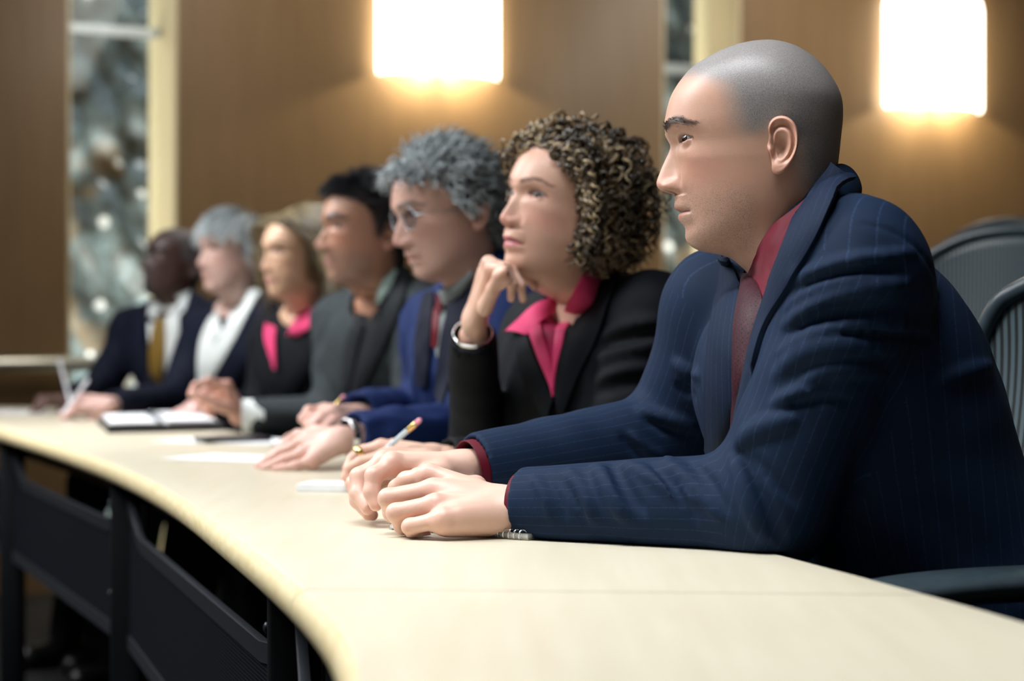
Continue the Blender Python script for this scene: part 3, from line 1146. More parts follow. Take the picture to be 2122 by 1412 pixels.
def strip(name, bvh, A, B, mat, parent, off=.004, thick=.004, nu=40, nv=9, drange=(1, 9), bulge=0.0, smooth=2, mirror=None, stripe=None, lift0=0.0):
    Q, n = project_strip(bvh, A, B, nu, nv, drange, smooth)
    t = np.linspace(0, 1, nv)
    o = off + bulge * np.sin(np.pi * t)[None, :] * np.ones((nu, 1))
    o = o + lift0 * np.exp(-(np.linspace(0, 1, nu)[:, None] / .14) ** 2)
    V, q = slab(Q, n, o, thick)
    at = {}
    uv = np.tile(np.stack(np.meshgrid(np.linspace(0, 1, nu), t, indexing='ij'), -1).reshape(-1, 2), (2, 1))
    if stripe is not None:
        wid = np.linalg.norm(Q[:, -1] - Q[:, 0], axis=1).mean()
        at['stripe'] = uv[:, 1] * wid if stripe == 'v' else uv[:, 0] * np.linalg.norm(np.diff(Q[:, 0], axis=0), axis=1).sum()
    ob = mesh_obj(name, V, q, mat, parent, at)
    fix_normals(ob)
    return ob


def fix_normals(ob):
    import bmesh
    bm = bmesh.new()
    bm.from_mesh(ob.data)
    bmesh.ops.recalc_face_normals(bm, faces=bm.faces)
    bm.to_mesh(ob.data)
    bm.free()
    auto_smooth(ob, 50)


def ring_cuff(name, c, axis, r, length, mat, parent, thick=.002, flat=None):
    ax = unit(axis)
    ref = np.array([0, 0, 1.]) if abs(ax[2]) < .9 else np.array([1., 0, 0])
    u = unit(np.cross(ax, ref)); w = np.cross(ax, u)
    if flat is not None:
        n = unit(np.asarray(flat[0]) - ax * np.dot(flat[0], ax)); w = n; u = np.cross(n, ax)
    k = 1.0 if flat is None else flat[1]
    mb = MB()
    prof = [(r, -length), (r, -.001), (r - .0006, 0), (r - thick + .0006, 0), (r - thick, -.001), (r - thick, -length)]
    rings = [[np.asarray(c) + ax * z + rr * (math.cos(a) * u + math.sin(a) * w * k) for a in np.linspace(0, 2 * math.pi, 32, endpoint=False)] for rr, z in prof]
    mb.loft(rings + [rings[0]])
    return mb.build(name, mat, parent)


def rest_on_table(p, zones=()):
    """sleeves and hands lie on the table top instead of sinking into it"""
    xl = np.interp(p[:, 1], Lk[:, 1], Lk[:, 0]); Rk = resample(chaikin(ER_LINE, 3), 200)
    xr = np.interp(p[:, 1], Rk[:, 1], Rk[:, 0])
    p = p.copy()
    ins = (p[:, 0] > xl - .01) & (p[:, 0] < xr + .016) & (p[:, 2] > .665) & (p[:, 2] < TABLE_Z + .02)
    top = np.full(len(p), TABLE_Z + .0019)
    for a, d, L, e, w, z in zones:
        q = p[:, :2] - a
        m = (q @ d > 0) & (q @ d < L) & (q @ e > -.006) & (q @ e < w)
        top[m] = TABLE_Z + z
    p[ins, 2] = np.maximum(p[ins, 2], top[ins])
    return p


# ------------------------------------------------------------------ a seated person
def person(spec):
    B = spec['B']
    hp = spec['head']
    root = thing('person', (B['H'][0], B['H'][1], 0), spec['label'], 'person', spec.get('group'))
    sc = hp.get('scale', 1.0) * .001
    R = face_frame(hp['psi'], hp.get('pitch', 0), hp.get('roll', 0))
    hm = head_mesh(hp)
    anchor = np.array(hp['anchor'], float)
    T = np.asarray(hp['at'], float) - R @ (anchor * sc)
    tw = lambda v: (np.asarray(v) * sc) @ R.T + T
    V = tw(hm['V'])
    # neck runs down to the body
    zr = hm['zr']
    end = V[zr < zr.min() + 1e-6].mean(0)
    w = smooth01((-108 - zr) / 80)[:, None]
    V = V + w * (B['N'] - end)
    parts = [(V, hm['q'], dict(col=hm['col'], stub=hm['stub'], hairmask=hm['hmask']))]
    ctr = tw([0, 10, 0])
    if hp.get('ears', True):
        for s in (-1, 1):
            ev, eq, ec = ear_mesh(s, hp, (30, 72) if hp['res'][0] > 200 else (16, 40))
            es = hp.get('ear', 1.0)
            ev = ev * es * np.array([1, 1.0, 1.0])
            ev[:, 0] += s * (hp.get('earx', 69.5) * hp.get('wid', 1.0))
            ev[:, 1] += -13; ev[:, 2] += 2
            # lean the ear back a little
            a = math.radians(-8); y, z = ev[:, 1] + 13, ev[:, 2] - 2
            ev[:, 1], ev[:, 2] = y * math.cos(a) - z * math.sin(a) - 13, y * math.sin(a) + z * math.cos(a) + 2
            parts.append((tw(ev), eq, dict(col=ec, stub=np.zeros(len(ev)), hairmask=np.zeros(len(ev)))))
    skin, red = hp.get('skin', (.56, .335, .24)), hp.get('red', (.60, .25, .20))
    hskin = spec.get('handskin', skin); hred = spec.get('handred', red)
    for J, el in ((spec.get('handL'), B['elL']), (spec.get('handR'), B['elR'])):
        if J is not None:
            J.setdefault('nail', tuple(min(.9, c * 1.25) for c in hskin))
            pv, pq, pa = hand_mesh(J, el, hskin, hred, spec.get('hand_h', .0024))
            parts.append((pv, pq, dict(pa, stub=np.zeros(len(pv)), hairmask=np.zeros(len(pv)))))
    # what is under the clothes
    iv = Vol(np.min([B['N'], B['H'], B['shL'], B['shR']], 0) - .2, np.max([B['N'], B['H'], B['shL'], B['shR']], 0) + .2, .012)
    jv = jacket_vol(B, spec.get('jh', .007))
    u, r, f = B['u'], B['r'], B['f']
    iv.ell(lerp(B['N'], B['H'], .3), np.stack([r, f, u]), [.14, .085, .17], .05)
    iv.ell(lerp(B['N'], B['H'], .75), np.stack([r, f, u]), [.13, .085, .18], .05)
    iv.capsule(B['N'] + u * .01, lerp(B['N'], B['H'], .25), .045, .06, .04)
    for sh, el, wr in ((B['shL'], B['elL'], B['wrL']), (B['shR'], B['elR'], B['wrR'])):
        iv.capsule(lerp(B['N'], sh, .2), sh, .04, .04, .03)
    p, q = iv.mesh(0)
    parts.append((p, q, dict(col=np.ones((len(p), 3)) * np.asarray(skin), stub=np.zeros(len(p)), hairmask=np.zeros(len(p)))))
    for sh, el, wr in ((B['shL'], B['elL'], B['wrL']), (B['shR'], B['elR'], B['wrR'])):
        av = Vol(np.min([sh, el, wr], 0) - .06, np.max([sh, el, wr], 0) + .06, .008)
        av.capsule(sh, el, .038, .034, .02); av.capsule(el, wr, .034, .021, .02)
        p, q = av.mesh(0)
        parts.append((p, q, dict(col=np.ones((len(p), 3)) * np.asarray(skin), stub=np.zeros(len(p)), hairmask=np.zeros(len(p)))))
    bv, bq, ba = join(parts)
    bv = rest_on_table(bv, spec.get('zones', ()))
    body = mesh_obj('body', bv, bq, spec.get('skinmat', M_skin), root, ba)
    # eyes
    look = R @ unit(np.array(hp.get('look', (0, 1, 0)), float))
    for e in hm['eyes']:
        ev, eq, ea = eyeball(tw(e), R, look, hm['ER'] * sc)
        mesh_obj('eyeball', ev, eq, spec.get('eyemat', M_eye), root, dict(ang=ea))
    # jacket
    base_p, base_q = jv.mesh(0)
    b0 = bvh_of(base_p, base_q)
    for fd in spec.get('folds', []):
        pts = []
        for px, py in resample(chaikin(fd['px'], 2), fd.get('n', 10)):
            loc, nor, _, _ = ray_px(b0, px, py)
            if loc is not None: pts.append((np.array(loc), np.array(nor)))
        if len(pts) < 3: continue
        m = len(pts)
        rad = fd['r'] * (.35 + .65 * np.sin(np.pi * np.linspace(.06, .94, m)) ** .7)
        cut = fd.get('cut', False)
        sink = fd.get('sink', .55)
        cpts = [l - n * (rr * sink if not cut else -rr * (1 - fd.get('deep', .55))) for (l, n), rr in zip(pts, rad)]
        for i in range(m - 1):
            if np.linalg.norm(cpts[i] - cpts[i + 1]) > .045: continue
            jv.capsule(cpts[i], cpts[i + 1], rad[i], rad[i + 1], fd.get('k', fd['r'] * 1.2), cut=cut)
    for (a, b, ra, rb, k, cut) in spec.get('jprims', []):
        jv.capsule(a, b, ra, rb, k, cut=cut)
    nb = spec.get('neckcut')
    if nb != 0:
        n0 = V[(zr < -122) & (zr > -130)].mean(0)
        nr_ = .058 * hp.get('neck', 1.0) * hp.get('scale', 1.0) if nb is None else nb
        jv.capsule(lerp(B['N'], n0, .15), n0 + (n0 - B['N']) * .8, nr_ + .002, nr_ + .010, .012, cut=True)
    mid, e1, lw, tr_ = hp.get('collar') or ((-28, -108), (-49, 38), 57, .010)
    th_ = np.radians(np.linspace(-hp.get('colspan', 88), hp.get('colspan', 88), 15))
    cp = tw(np.stack([lw * np.sin(th_), mid[0] + e1[0] * np.cos(th_), mid[1] + e1[1] * np.cos(th_)], 1))
    ax_ = unit(R @ np.array([0, e1[1], -e1[0]]) * -1)
    for i in range(14 if hp.get('collar', 1) is not None else 0):
        jv.capsule(cp[i], cp[i + 1], tr_, tr_, .012)
        jv.capsule(cp[i] - R[:, 2] * .018 + (cp[i] - cp.mean(0)) * .12, cp[i + 1] - R[:, 2] * .018 + (cp[i + 1] - cp.mean(0)) * .12, tr_ * 1.25, tr_ * 1.25, .018)
    finish_sleeves(jv, B)
    jp, jq = jv.mesh(1)
    nrm = normals(jp, jq)
    wav = spec.get('wave', .0016)
    s1 = np.sin(jp @ np.array([31., 17, 46]) + 2.2 * np.sin(jp @ np.array([13., 29, 9]))) * np.sin(jp @ np.array([-11., 37, 15]) + 1.0)
    s2 = np.sin(jp @ np.array([62., -41, 70]) + 1.7 * np.sin(jp @ np.array([23., 19, -31])))
    jp = jp + nrm * (wav * (s1 + .35 * s2))[:, None]
    jp = rest_on_table(jp, spec.get('zones', ()))
    jp[:, 2] = np.maximum(jp[:, 2], .446)
    ar = B.get('arm', (.066, .062, .055, .052, .043))
    bones = []
    for sh, el, wr in ((B['shL'], B['elL'], B['wrL']), (B['shR'], B['elR'], B['wrR'])):
        bones += [(lerp(sh, el, .15), el, ar[2], B['f']), (el, wr, ar[3], B['f'] + np.array([0, 0, 1.]))]
    st = stripe_attr(jp, bones, B['N'], B['r'])
    jk = mesh_obj('jacket', jp, jq, spec['jmat'], root, dict(stripe=st))
    jb = bvh_of(jp, jq)
    # cloth plus bare neck, for collars
    nv = V[zr < -96]; remap = np.full(len(V), -1); remap[np.nonzero(zr < -96)[0]] = np.arange(len(nv))
    nq = remap[hm['q']]; nq = nq[(nq >= 0).all(1)]
    cb = bvh_of(np.concatenate([jp, nv]), np.concatenate([jq, nq + len(jp)]))
    # trousers and shoes
    (tp, tq), feet, fh, rh = trousers(B)
    mesh_obj('trousers', tp, tq, spec['tmat'], root)
    for a in feet:
        sh = Vol(a - .3, a + .3, .007)
        c = a.copy(); c[2] = .04
        sh.capsule(c - fh * .05, c + fh * .12, .036, .036, .02); sh.capsule(c - fh * .02 + [0, 0, .03], c + fh * .05, .035, .035, .02)
        z0 = c.copy(); z0[2] = .006
        p_, q_ = sh.mesh(0)
        p_[:, 2] = np.maximum(p_[:, 2], .003)
        mesh_obj('shoe', p_, q_, M_shoe, root)
    return dict(root=root, body=body, jb=jb, cb=cb, tw=tw, hm=hm, R=R, T=T, sc=sc, V=V, B=B, jacket=jk)
# ------------------------------------------------------------------ room
M_wood = veneer('wall_veneer', srgb(126, 100, 70), srgb(150, 123, 88), rough=.44, coat=.07)
M_jamb = veneer('jamb_wood', srgb(216, 200, 162), srgb(232, 218, 184), rough=.4, coat=.1)
M_shoe = simple('shoe_leather', (.012, .011, .011), .35)
M_carpet = simple('carpet', (.005, .0055, .0065), .95, nscale=300, bump=.4)
M_plaster = simple('plaster', (.55, .53, .50), .9)
M_metal = simple('brushed_metal', (.42, .46, .50), .3, 1.0)
M_steel = simple('dark_metal', (.022, .026, .034), .42, .4)
M_blackplastic = simple('black_plastic', (.006, .007, .009), .45, spec=.25)
M_chair = simple('chair_plastic', (.028, .042, .052), .30)
M_seat = simple('seat_fabric', (.018, .022, .026), .85, nscale=500, bump=.3)
M_paper = simple('paper', (.80, .82, .84), .7, noise=.02)
M_gold = simple('gold', (.86, .62, .25), .16, 1.0)
M_silver = simple('silver', (.82, .83, .85), .14, 1.0)


def table_material():
    t = NT('maple')
    v = t.coord('Object', (30, 2.2, 30))
    g1 = t.noise(v, 1.5, 5)
    g2 = t.noise(t.coord('Object', (2, 2, 2)), 1.2, 2)
    f = t.math('ADD', t.math('MULTIPLY', g1, .6), t.math('MULTIPLY', g2, .4))
    t.l(t.ramp(f, [(.3, srgb(202, 192, 168)), (.7, srgb(212, 204, 184))]), t.b.inputs['Base Color'])
    t.set(Roughness=.33)
    t.b.inputs['Coat Weight'].default_value = .0
    t.b.inputs['Coat Roughness'].default_value = .2
    return t.m


M_table = table_material()
t = NT('table_edge')
v = t.coord('Object', (60, 3, 60))
t.l(t.ramp(t.noise(v, 2.0, 6), [(.3, srgb(200, 180, 134)), (.7, srgb(218, 202, 162))]), t.b.inputs['Base Color'])
t.set(Roughness=.5)
M_edge = t.m


def emission(name, col, s):
    m = bpy.data.materials.new(name)
    m.use_nodes = True
    nt = m.node_tree
    nt.nodes.clear()
    e = nt.nodes.new('ShaderNodeEmission'); o = nt.nodes.new('ShaderNodeOutputMaterial')
    e.inputs[0].default_value = (*col, 1); e.inputs[1].default_value = s
    nt.links.new(e.outputs[0], o.inputs[0])
    return m


M_shade = emission('lit_shade', (1.0, .90, .74), 9.0)

WY = 8.2
# back wall runs along y = WY + .47 x
WT = unit([1, .47, 0]); WN = unit([.47, -1, 0])      # along, into the room
Wrot = np.stack([WT, -WN, [0, 0, 1]], 1)


def wall_at(px):
    u = (px - CX) / FPX
    y = WY / (1 - .47 * u)
    return np.array([u * y, y, 0.])


def wall_box(name, a, b, z0, z1, front, depth, mat, parent=None, kind='structure', bev=0.0):
    """box between two points of the wall line; front = how far its face stands out into the room"""
    c = (a + b) / 2 + WN * (front - depth / 2)
    c = np.array([c[0], c[1], (z0 + z1) / 2])
    mb = MB().box(c, (np.linalg.norm(b - a), depth, z1 - z0), Wrot, bev)
    o = mb.build(name, mat, parent, smooth=False, origin=c if parent is None else None)
    if kind and parent is None: o['kind'] = kind
    return o


CEIL = 3.0
wl0 = np.array([-4.5, WY - .47 * 4.5, 0.])
wr1 = np.array([4.2, WY + .47 * 4.2, 0.])
pA0, pA1 = wall_at(140), wall_at(368)
pB0, pB1 = wall_at(1373), wall_at(1535)
TH = .34
wall_box('wall_back_left', wl0, pA0, 0, CEIL, 0, TH, M_wood)
wall_box('wall_back', pA1, pB0, 0, CEIL, 0, TH, M_wood)
wall_box('wall_back_right', pB1, wr1, 0, CEIL, 0, TH, M_wood)


def plain(name, pts, mat, kind='structure'):
    pts = np.array(pts, float)
    o = mesh_obj(name, pts, [tuple(range(len(pts)))], mat, smooth=False, origin=pts.mean(0))
    if kind: o['kind'] = kind
    return o


fl = [(-4.5, -2.5), (4.2, -2.5), (4.2, wr1[1] + .3), (-4.5, wl0[1] + .3)]
plain('floor', [(x, y, 0) for x, y in fl], M_carpet)
plain('ceiling', [(x, y, CEIL) for x, y in fl[::-1]], M_plaster)
plain('wall_left', [(-4.5, -2.5, 0), (-4.5, wl0[1], 0), (-4.5, wl0[1], CEIL), (-4.5, -2.5, CEIL)], M_wood)
plain('wall_right', [(4.2, -2.5, 0), (4.2, -2.5, CEIL), (4.2, wr1[1], CEIL), (4.2, wr1[1], 0)], M_wood)
plain('wall_front', [(-4.5, -2.5, 0), (-4.5, -2.5, CEIL), (4.2, -2.5, CEIL), (4.2, -2.5, 0)], M_wood)

# windows: jambs, transom bar, pane
def clear_glass(name, tint, k):
    gm = bpy.data.materials.new(name); gm.use_nodes = True
    nt = gm.node_tree; nt.nodes.clear()
    tr = nt.nodes.new('ShaderNodeBsdfTransparent'); gl = nt.nodes.new('ShaderNodeBsdfGlossy'); mx = nt.nodes.new('ShaderNodeMixShader')
    lw = nt.nodes.new('ShaderNodeLayerWeight'); ou = nt.nodes.new('ShaderNodeOutputMaterial')
    pw_ = nt.nodes.new('ShaderNodeMath'); pw_.operation = 'POWER'; pw_.inputs[1].default_value = 4
    ml = nt.nodes.new('ShaderNodeMath'); ml.operation = 'MULTIPLY_ADD'; ml.inputs[1].default_value = .35; ml.inputs[2].default_value = k
    tr.inputs[0].default_value = tint; gl.inputs['Roughness'].default_value = .03
    nt.links.new(lw.outputs['Facing'], pw_.inputs[0]); nt.links.new(pw_.outputs[0], ml.inputs[0]); nt.links.new(ml.outputs[0], mx.inputs[0])
    nt.links.new(tr.outputs[0], mx.inputs[1]); nt.links.new(gl.outputs[0], mx.inputs[2]); nt.links.new(mx.outputs[0], ou.inputs[0])
    return gm


gm = clear_glass('window_glass', (.93, .97, .98, 1), .012)
M_glass = gm
M_frame = simple('window_frame_metal', (.45, .52, .56), .35, .5)


def window(n, a, b):
    o = bpy.data.objects.new(f'window_{n}', None); COL.objects.link(o)
    mid = (a + b) / 2
    o.location = (mid[0], mid[1], 0); o['kind'] = 'structure'
    e = WT * .012
    wall_box('jamb', a - WT * .0, a + e, .0, CEIL, -.002, TH + .04, M_jamb, o)
    wall_box('jamb', b - e, b + WT * .0, .0, CEIL, -.002, TH + .04, M_jamb, o)
    wall_box('glass_pane', a + e, b - e, 0.05, 2.14, -.24, .008, M_glass, o)
    wall_box('glass_pane', a + e, b - e, 2.19, CEIL, -.24, .008, M_glass, o)
    wall_box('transom_bar', a + e, b - e, 2.15, 2.185, -.21, .05, M_frame, o)
    wall_box('sill', a + e, b - e, 0, .05, -.01, TH, M_jamb, o)
    return o


window(1, pA0, pA1)
window(2, pB0, pB1)

# rough wet stone wall in the court outside, glints painted in as white spots
t = NT('wet_stone')
v = t.coord('Object', (1, 1, 1))
n1 = t.noise(v, 9.5, 6, .7)
n2 = t.noise(v, 1.6, 3)
c = t.ramp(n1, [(.30, srgb(46, 44, 40)), (.44, srgb(76, 82, 80)), (.55, srgb(104, 118, 122)), (.68, srgb(150, 170, 176))])
c = t.mix(t.math('GREATER_THAN', n2, .56), c, t.mix(.55, c, srgb(130, 104, 70)))
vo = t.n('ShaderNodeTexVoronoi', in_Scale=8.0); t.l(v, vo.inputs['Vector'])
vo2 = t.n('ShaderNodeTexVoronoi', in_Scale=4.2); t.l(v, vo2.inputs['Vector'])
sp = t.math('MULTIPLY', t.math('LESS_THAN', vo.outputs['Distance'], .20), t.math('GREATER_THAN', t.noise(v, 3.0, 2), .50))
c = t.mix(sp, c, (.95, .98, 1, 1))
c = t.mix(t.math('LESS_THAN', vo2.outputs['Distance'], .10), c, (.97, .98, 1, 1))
t.l(c, t.b.inputs['Base Color']); t.set(Roughness=.35)
M_stone = t.m
rows, cols_ = 60, 240
ss = np.linspace(-2.9, 3.2, cols_); zz = np.linspace(-.02, 3.2, rows)
Vs = []
for z in zz:
    for s in ss:
        off = -1.25 + .07 * math.sin(s * 9 + 2 * math.sin(z * 5)) * math.sin(z * 7 + s) + .03 * math.sin(s * 31 + z * 17)
        p = np.array([0, WY, 0]) + WT * s + WN * off
        Vs.append((p[0], p[1], z))
Fs = [(i * cols_ + j, i * cols_ + j + 1, (i + 1) * cols_ + j + 1, (i + 1) * cols_ + j) for i in range(rows - 1) for j in range(cols_ - 1)]
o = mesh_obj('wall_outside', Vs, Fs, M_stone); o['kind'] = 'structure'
p0 = np.array([0, WY, 0])
q = [p0 + WT * -2.9 - WN * .3, p0 + WT * 3.2 - WN * .3, p0 + WT * 3.2 - WN * 1.4, p0 + WT * -2.9 - WN * 1.4]
plain('ground', [(x[0], x[1], -.01) for x in q], simple('paving', (.55, .50, .42), .7))

# handrail in front of the left wall and the window
hr = thing('handrail', (wall_at(60)[0], wall_at(60)[1], 0), 'grey metal handrail running along the dark wall panel and tall window at the far left', 'handrail')
a_, b_ = wl0 + WT * .5, wall_at(330)
up = np.array([0, 0, .862])
MB().tube([a_ + WN * .09 + up, b_ + WN * .09 + up], .029, 14).build('rail', M_metal, hr)
for s in (.12, .55, .93):
    c = lerp(a_, b_, s) + np.array([0, 0, .84])
    if s > .9: c = wall_at(372) + np.array([0, 0, .84])
    MB().tube([c, c + WN * .07 + [0, 0, -.01], c + WN * .09 + [0, 0, .02]], .010, 8).build('bracket', M_metal, hr)


# wall lamps
def wall_lamp(px, label, zb):
    c = wall_at(px)
    root = thing('wall_lamp', (c[0], c[1], zb), label, 'lamp', 'lit wall lamps on the panelling')
    w, h, d = .265, .52, .14
    arc = [(x, d * (1 - (x / w) ** 2) ** .5 if abs(x) < w else 0) for x in w * np.sin(np.linspace(-math.pi / 2, math.pi / 2, 25))]
    prof = []
    for k, (zz_, sc_) in enumerate(((0, .985), (.012, 1), (h - .06, 1), (h - .02, .97), (h, .90))):
        prof.append([c + WT * x * sc_ + WN * (.012 + max(y, .0) * sc_) + np.array([0, 0, zb + zz_]) for x, y in arc])
    MB().loft(prof, closed=False).build('lamp_shade', M_shade, root)
    o_ = root.children
    MB().box(c + WN * .008 + np.array([0, 0, zb + h / 2]), (.36, .014, h * .8), Wrot, .004).build('back_plate', M_metal, root)
    MB().tube([c + WN * .02 + np.array([0, 0, zb + .05]), c + WN * .08 + np.array([0, 0, zb + .05])], .01, 8).build('bracket', M_metal, root)
    ld = bpy.data.lights.new('lamp_bulb', 'POINT')
    ld.energy = 24; ld.color = (1.0, .80, .50); ld.shadow_soft_size = .03
    lo = bpy.data.objects.new('lamp_bulb', ld); COL.objects.link(lo)
    lo.parent = root
    lo.location = tuple(WN * .07 + np.array([0, 0, .10]))
    return root


wall_lamp(905, 'glowing white bow-fronted wall lamp above the grey-haired man in glasses', 2.03)
wall_lamp(1928, 'glowing white bow-fronted wall lamp to the right of the shaven-headed man', 2.02)

# ------------------------------------------------------------------ table
EL = np.array([(-.075, .70), (-.085, .95), (-.111, 1.30), (-.162, 1.56), (-.236, 1.85), (-.316, 2.14), (-.464, 2.68), (-.660, 3.28), (-.895, 3.9), (-1.19, 4.62), (-1.52, 5.4), (-1.92, 6.28)])
ER = np.array([(.53, .70), (.475, .98), (.425, 1.22), (.38, 1.464), (.32, 1.70), (.246, 1.97), (.12, 2.46), (-.10, 3.14), (-.34, 3.78), (-.64, 4.52), (-.97, 5.3), (-1.30, 6.12)])
ER_LINE = ER
tbl = thing('conference_table', (-.2, 3.0, 0), 'long curved conference table with pale maple top and black perforated panels below', 'table')


def top_part(s0, s1, name):
    n = 60
    A = resample(chaikin(EL, 3), 200); Bq = resample(chaikin(ER, 3), 200)
    i0, i1 = s0, s1
    ks = np.linspace(i0, i1, n)
    f = lambda a, k: np.stack([np.interp(ks, np.arange(200), a[:, j]) for j in (0, 1)], 1)
    A = f(A, ks); Bq = f(Bq, ks)
    th, r = .036, .018
    rings, mi = [], []
    for a, b in zip(A, Bq):
        w = unit(np.array([b[0] - a[0], b[1] - a[1], 0]))
        a3 = np.array([a[0], a[1], TABLE_Z]) + w * r; b3 = np.array([b[0], b[1], TABLE_Z])
        ring = []
        for t_ in np.linspace(0, math.pi, 9):   # left nosing from below to the top
            ring.append(a3 - w * r * math.sin(t_) * 1.0 + np.array([0, 0, -r - r * math.cos(t_)]))
        for t_ in np.linspace(0, 1, 12)[1:-1]:
            ring.append(lerp(a3, b3, t_))
        for t_ in np.linspace(0, math.pi, 9):
            ring.append(b3 + w * r * math.sin(t_) + np.array([0, 0, -r + r * math.cos(t_)]))
        rings.append(ring)
    mb = MB().loft(rings, caps=True)
    m = len(rings[0])
    mi = []
    for f_ in mb.f:
        k = min(i % m for i in f_) if len(f_) == 4 else 0
        mi.append(1 if (len(f_) == 4 and (k < 7 or k > m - 9) and k != m - 1 and not (0 in [i % m for i in f_] and m - 1 in [i % m for i in f_])) else 0)
    o = mesh_obj(name, mb.v, mb.f, [M_table, M_edge], tbl, mat_idx=mi)
    auto_smooth(o, 40)
    return o


Lk = resample(chaikin(EL, 3), 200)
seam = float(np.interp(1.66, Lk[:, 1], np.arange(200)))
top_part(0, seam - .04, 'tabletop')
top_part(seam + .04, 199, 'tabletop')


def on_edge(y, inset=0.0):
    x = np.interp(y, Lk[:, 1], Lk[:, 0])
    dx = np.interp(y + .05, Lk[:, 1], Lk[:, 0]) - np.interp(y - .05, Lk[:, 1], Lk[:, 0])
    tn = unit([dx, .1]); nr = np.array([tn[1], -tn[0]])
    return np.array([x, y]) + nr * inset


t = NT('perforated_panel')
v = t.coord('Object', (1, 1, 1))
wv = t.n('ShaderNodeTexWave', wave_type='BANDS', bands_direction='Z', in_Scale=68.0); t.l(v, wv.inputs['Vector'])
t.l(t.ramp(wv.outputs['Fac'], [(.45, (.002, .0025, .0035)), (.75, (.010, .013, .019))]), t.b.inputs['Base Color'])
t.set(Roughness=.5, Metallic=.0)
t.b.inputs['Specular IOR Level'].default_value = .06
t.bump(wv.outputs['Fac'], .5, .001)
M_perf = t.m

post_y = [.62, 1.98, 3.48, 4.86, 6.15]
for y in post_y:
    c = on_edge(y, .055)
    g = MB().box((c[0], c[1], .352), (.055, .05, .70), None, .006).build('leg', M_blackplastic, tbl)
    for z in (.66, .50):
        MB().lathe((c[0] - .026, c[1] - .012, z), [(.006, 0), (.006, .004), (.003, .006)], 10, (-1, -.3, 0)).build('bolt', M_steel, g)
for i, (y0, y1) in enumerate(zip(post_y[:-1], post_y[1:])):
    n = 30
    top, bot, lip0, lip1 = [], [], [], []
    rings = []
    for k, y in enumerate(np.linspace(y0 + .03, y1 - .03, n)):
        c = lerp(on_edge(y0 + .03, .055), on_edge(y1 - .03, .055), k / (n - 1))
        e0, e1 = (y - y0) / .16, (y1 - y) / .22
        zt = .618 + .056 * (1 - smooth01(min(e0, e1)))
        rings.append((c, zt))
    mb = MB()
    mb.loft([[(c[0] - .003, c[1], .42), (c[0] - .003, c[1], zt - .022), (c[0] + .003, c[1], zt - .022), (c[0] + .003, c[1], .42)] for c, zt in rings], caps=True)
    pn = mb.build('modesty_panel', M_perf, tbl); auto_smooth(pn)
    mb = MB()
    mb.loft([[(c[0] - .006, c[1], zt - .024), (c[0] - .007, c[1], zt - .001), (c[0] - .005, c[1], zt), (c[0] + .004, c[1], zt), (c[0] + .004, c[1], zt - .024)] for c, zt in rings], caps=True)
    mb.loft([[(c[0] - .006, c[1], .405), (c[0] - .006, c[1], .43), (c[0] + .004, c[1], .43), (c[0] + .004, c[1], .405)] for c, zt in rings], caps=True)
    auto_smooth(mb.build('panel_trim', M_steel, pn))
# beam under the top and rear legs
mb = MB()
bm_ = [on_edge(y, .09) for y in np.linspace(.8, 6.1, 40)]
mb.loft([[(c[0] - .01, c[1], .66), (c[0] - .01, c[1], .704), (c[0] + .02, c[1], .704), (c[0] + .02, c[1], .66)] for c in bm_], caps=True)
auto_smooth(mb.build('beam', M_blackplastic, tbl))
for y in (.95, 3.02, 5.5):
    c = on_edge(y, .40)
    MB().box((c[0], c[1], .352), (.05, .05, .704), None, .006).build('leg', M_blackplastic, tbl)

# ------------------------------------------------------------------ chairs
t = NT('chair_mesh')
a = t.attr('stripe').outputs['Fac']
fr_ = t.math('FRACT', t.math('DIVIDE', a, .0105))
rib = t.math('LESS_THAN', t.math('ABSOLUTE', t.math('SUBTRACT', fr_, .5)), .27)
t.l(t.mix(rib, (.006, .009, .011, 1), (.055, .085, .10, 1)), t.b.inputs['Base Color'])
t.set(Roughness=.42)
al = t.math('ADD', t.math('MULTIPLY', rib, .18), .82)
t.l(al, t.b.inputs['Alpha'])
t.bump(rib, .6, .002)
M_mesh = t.m


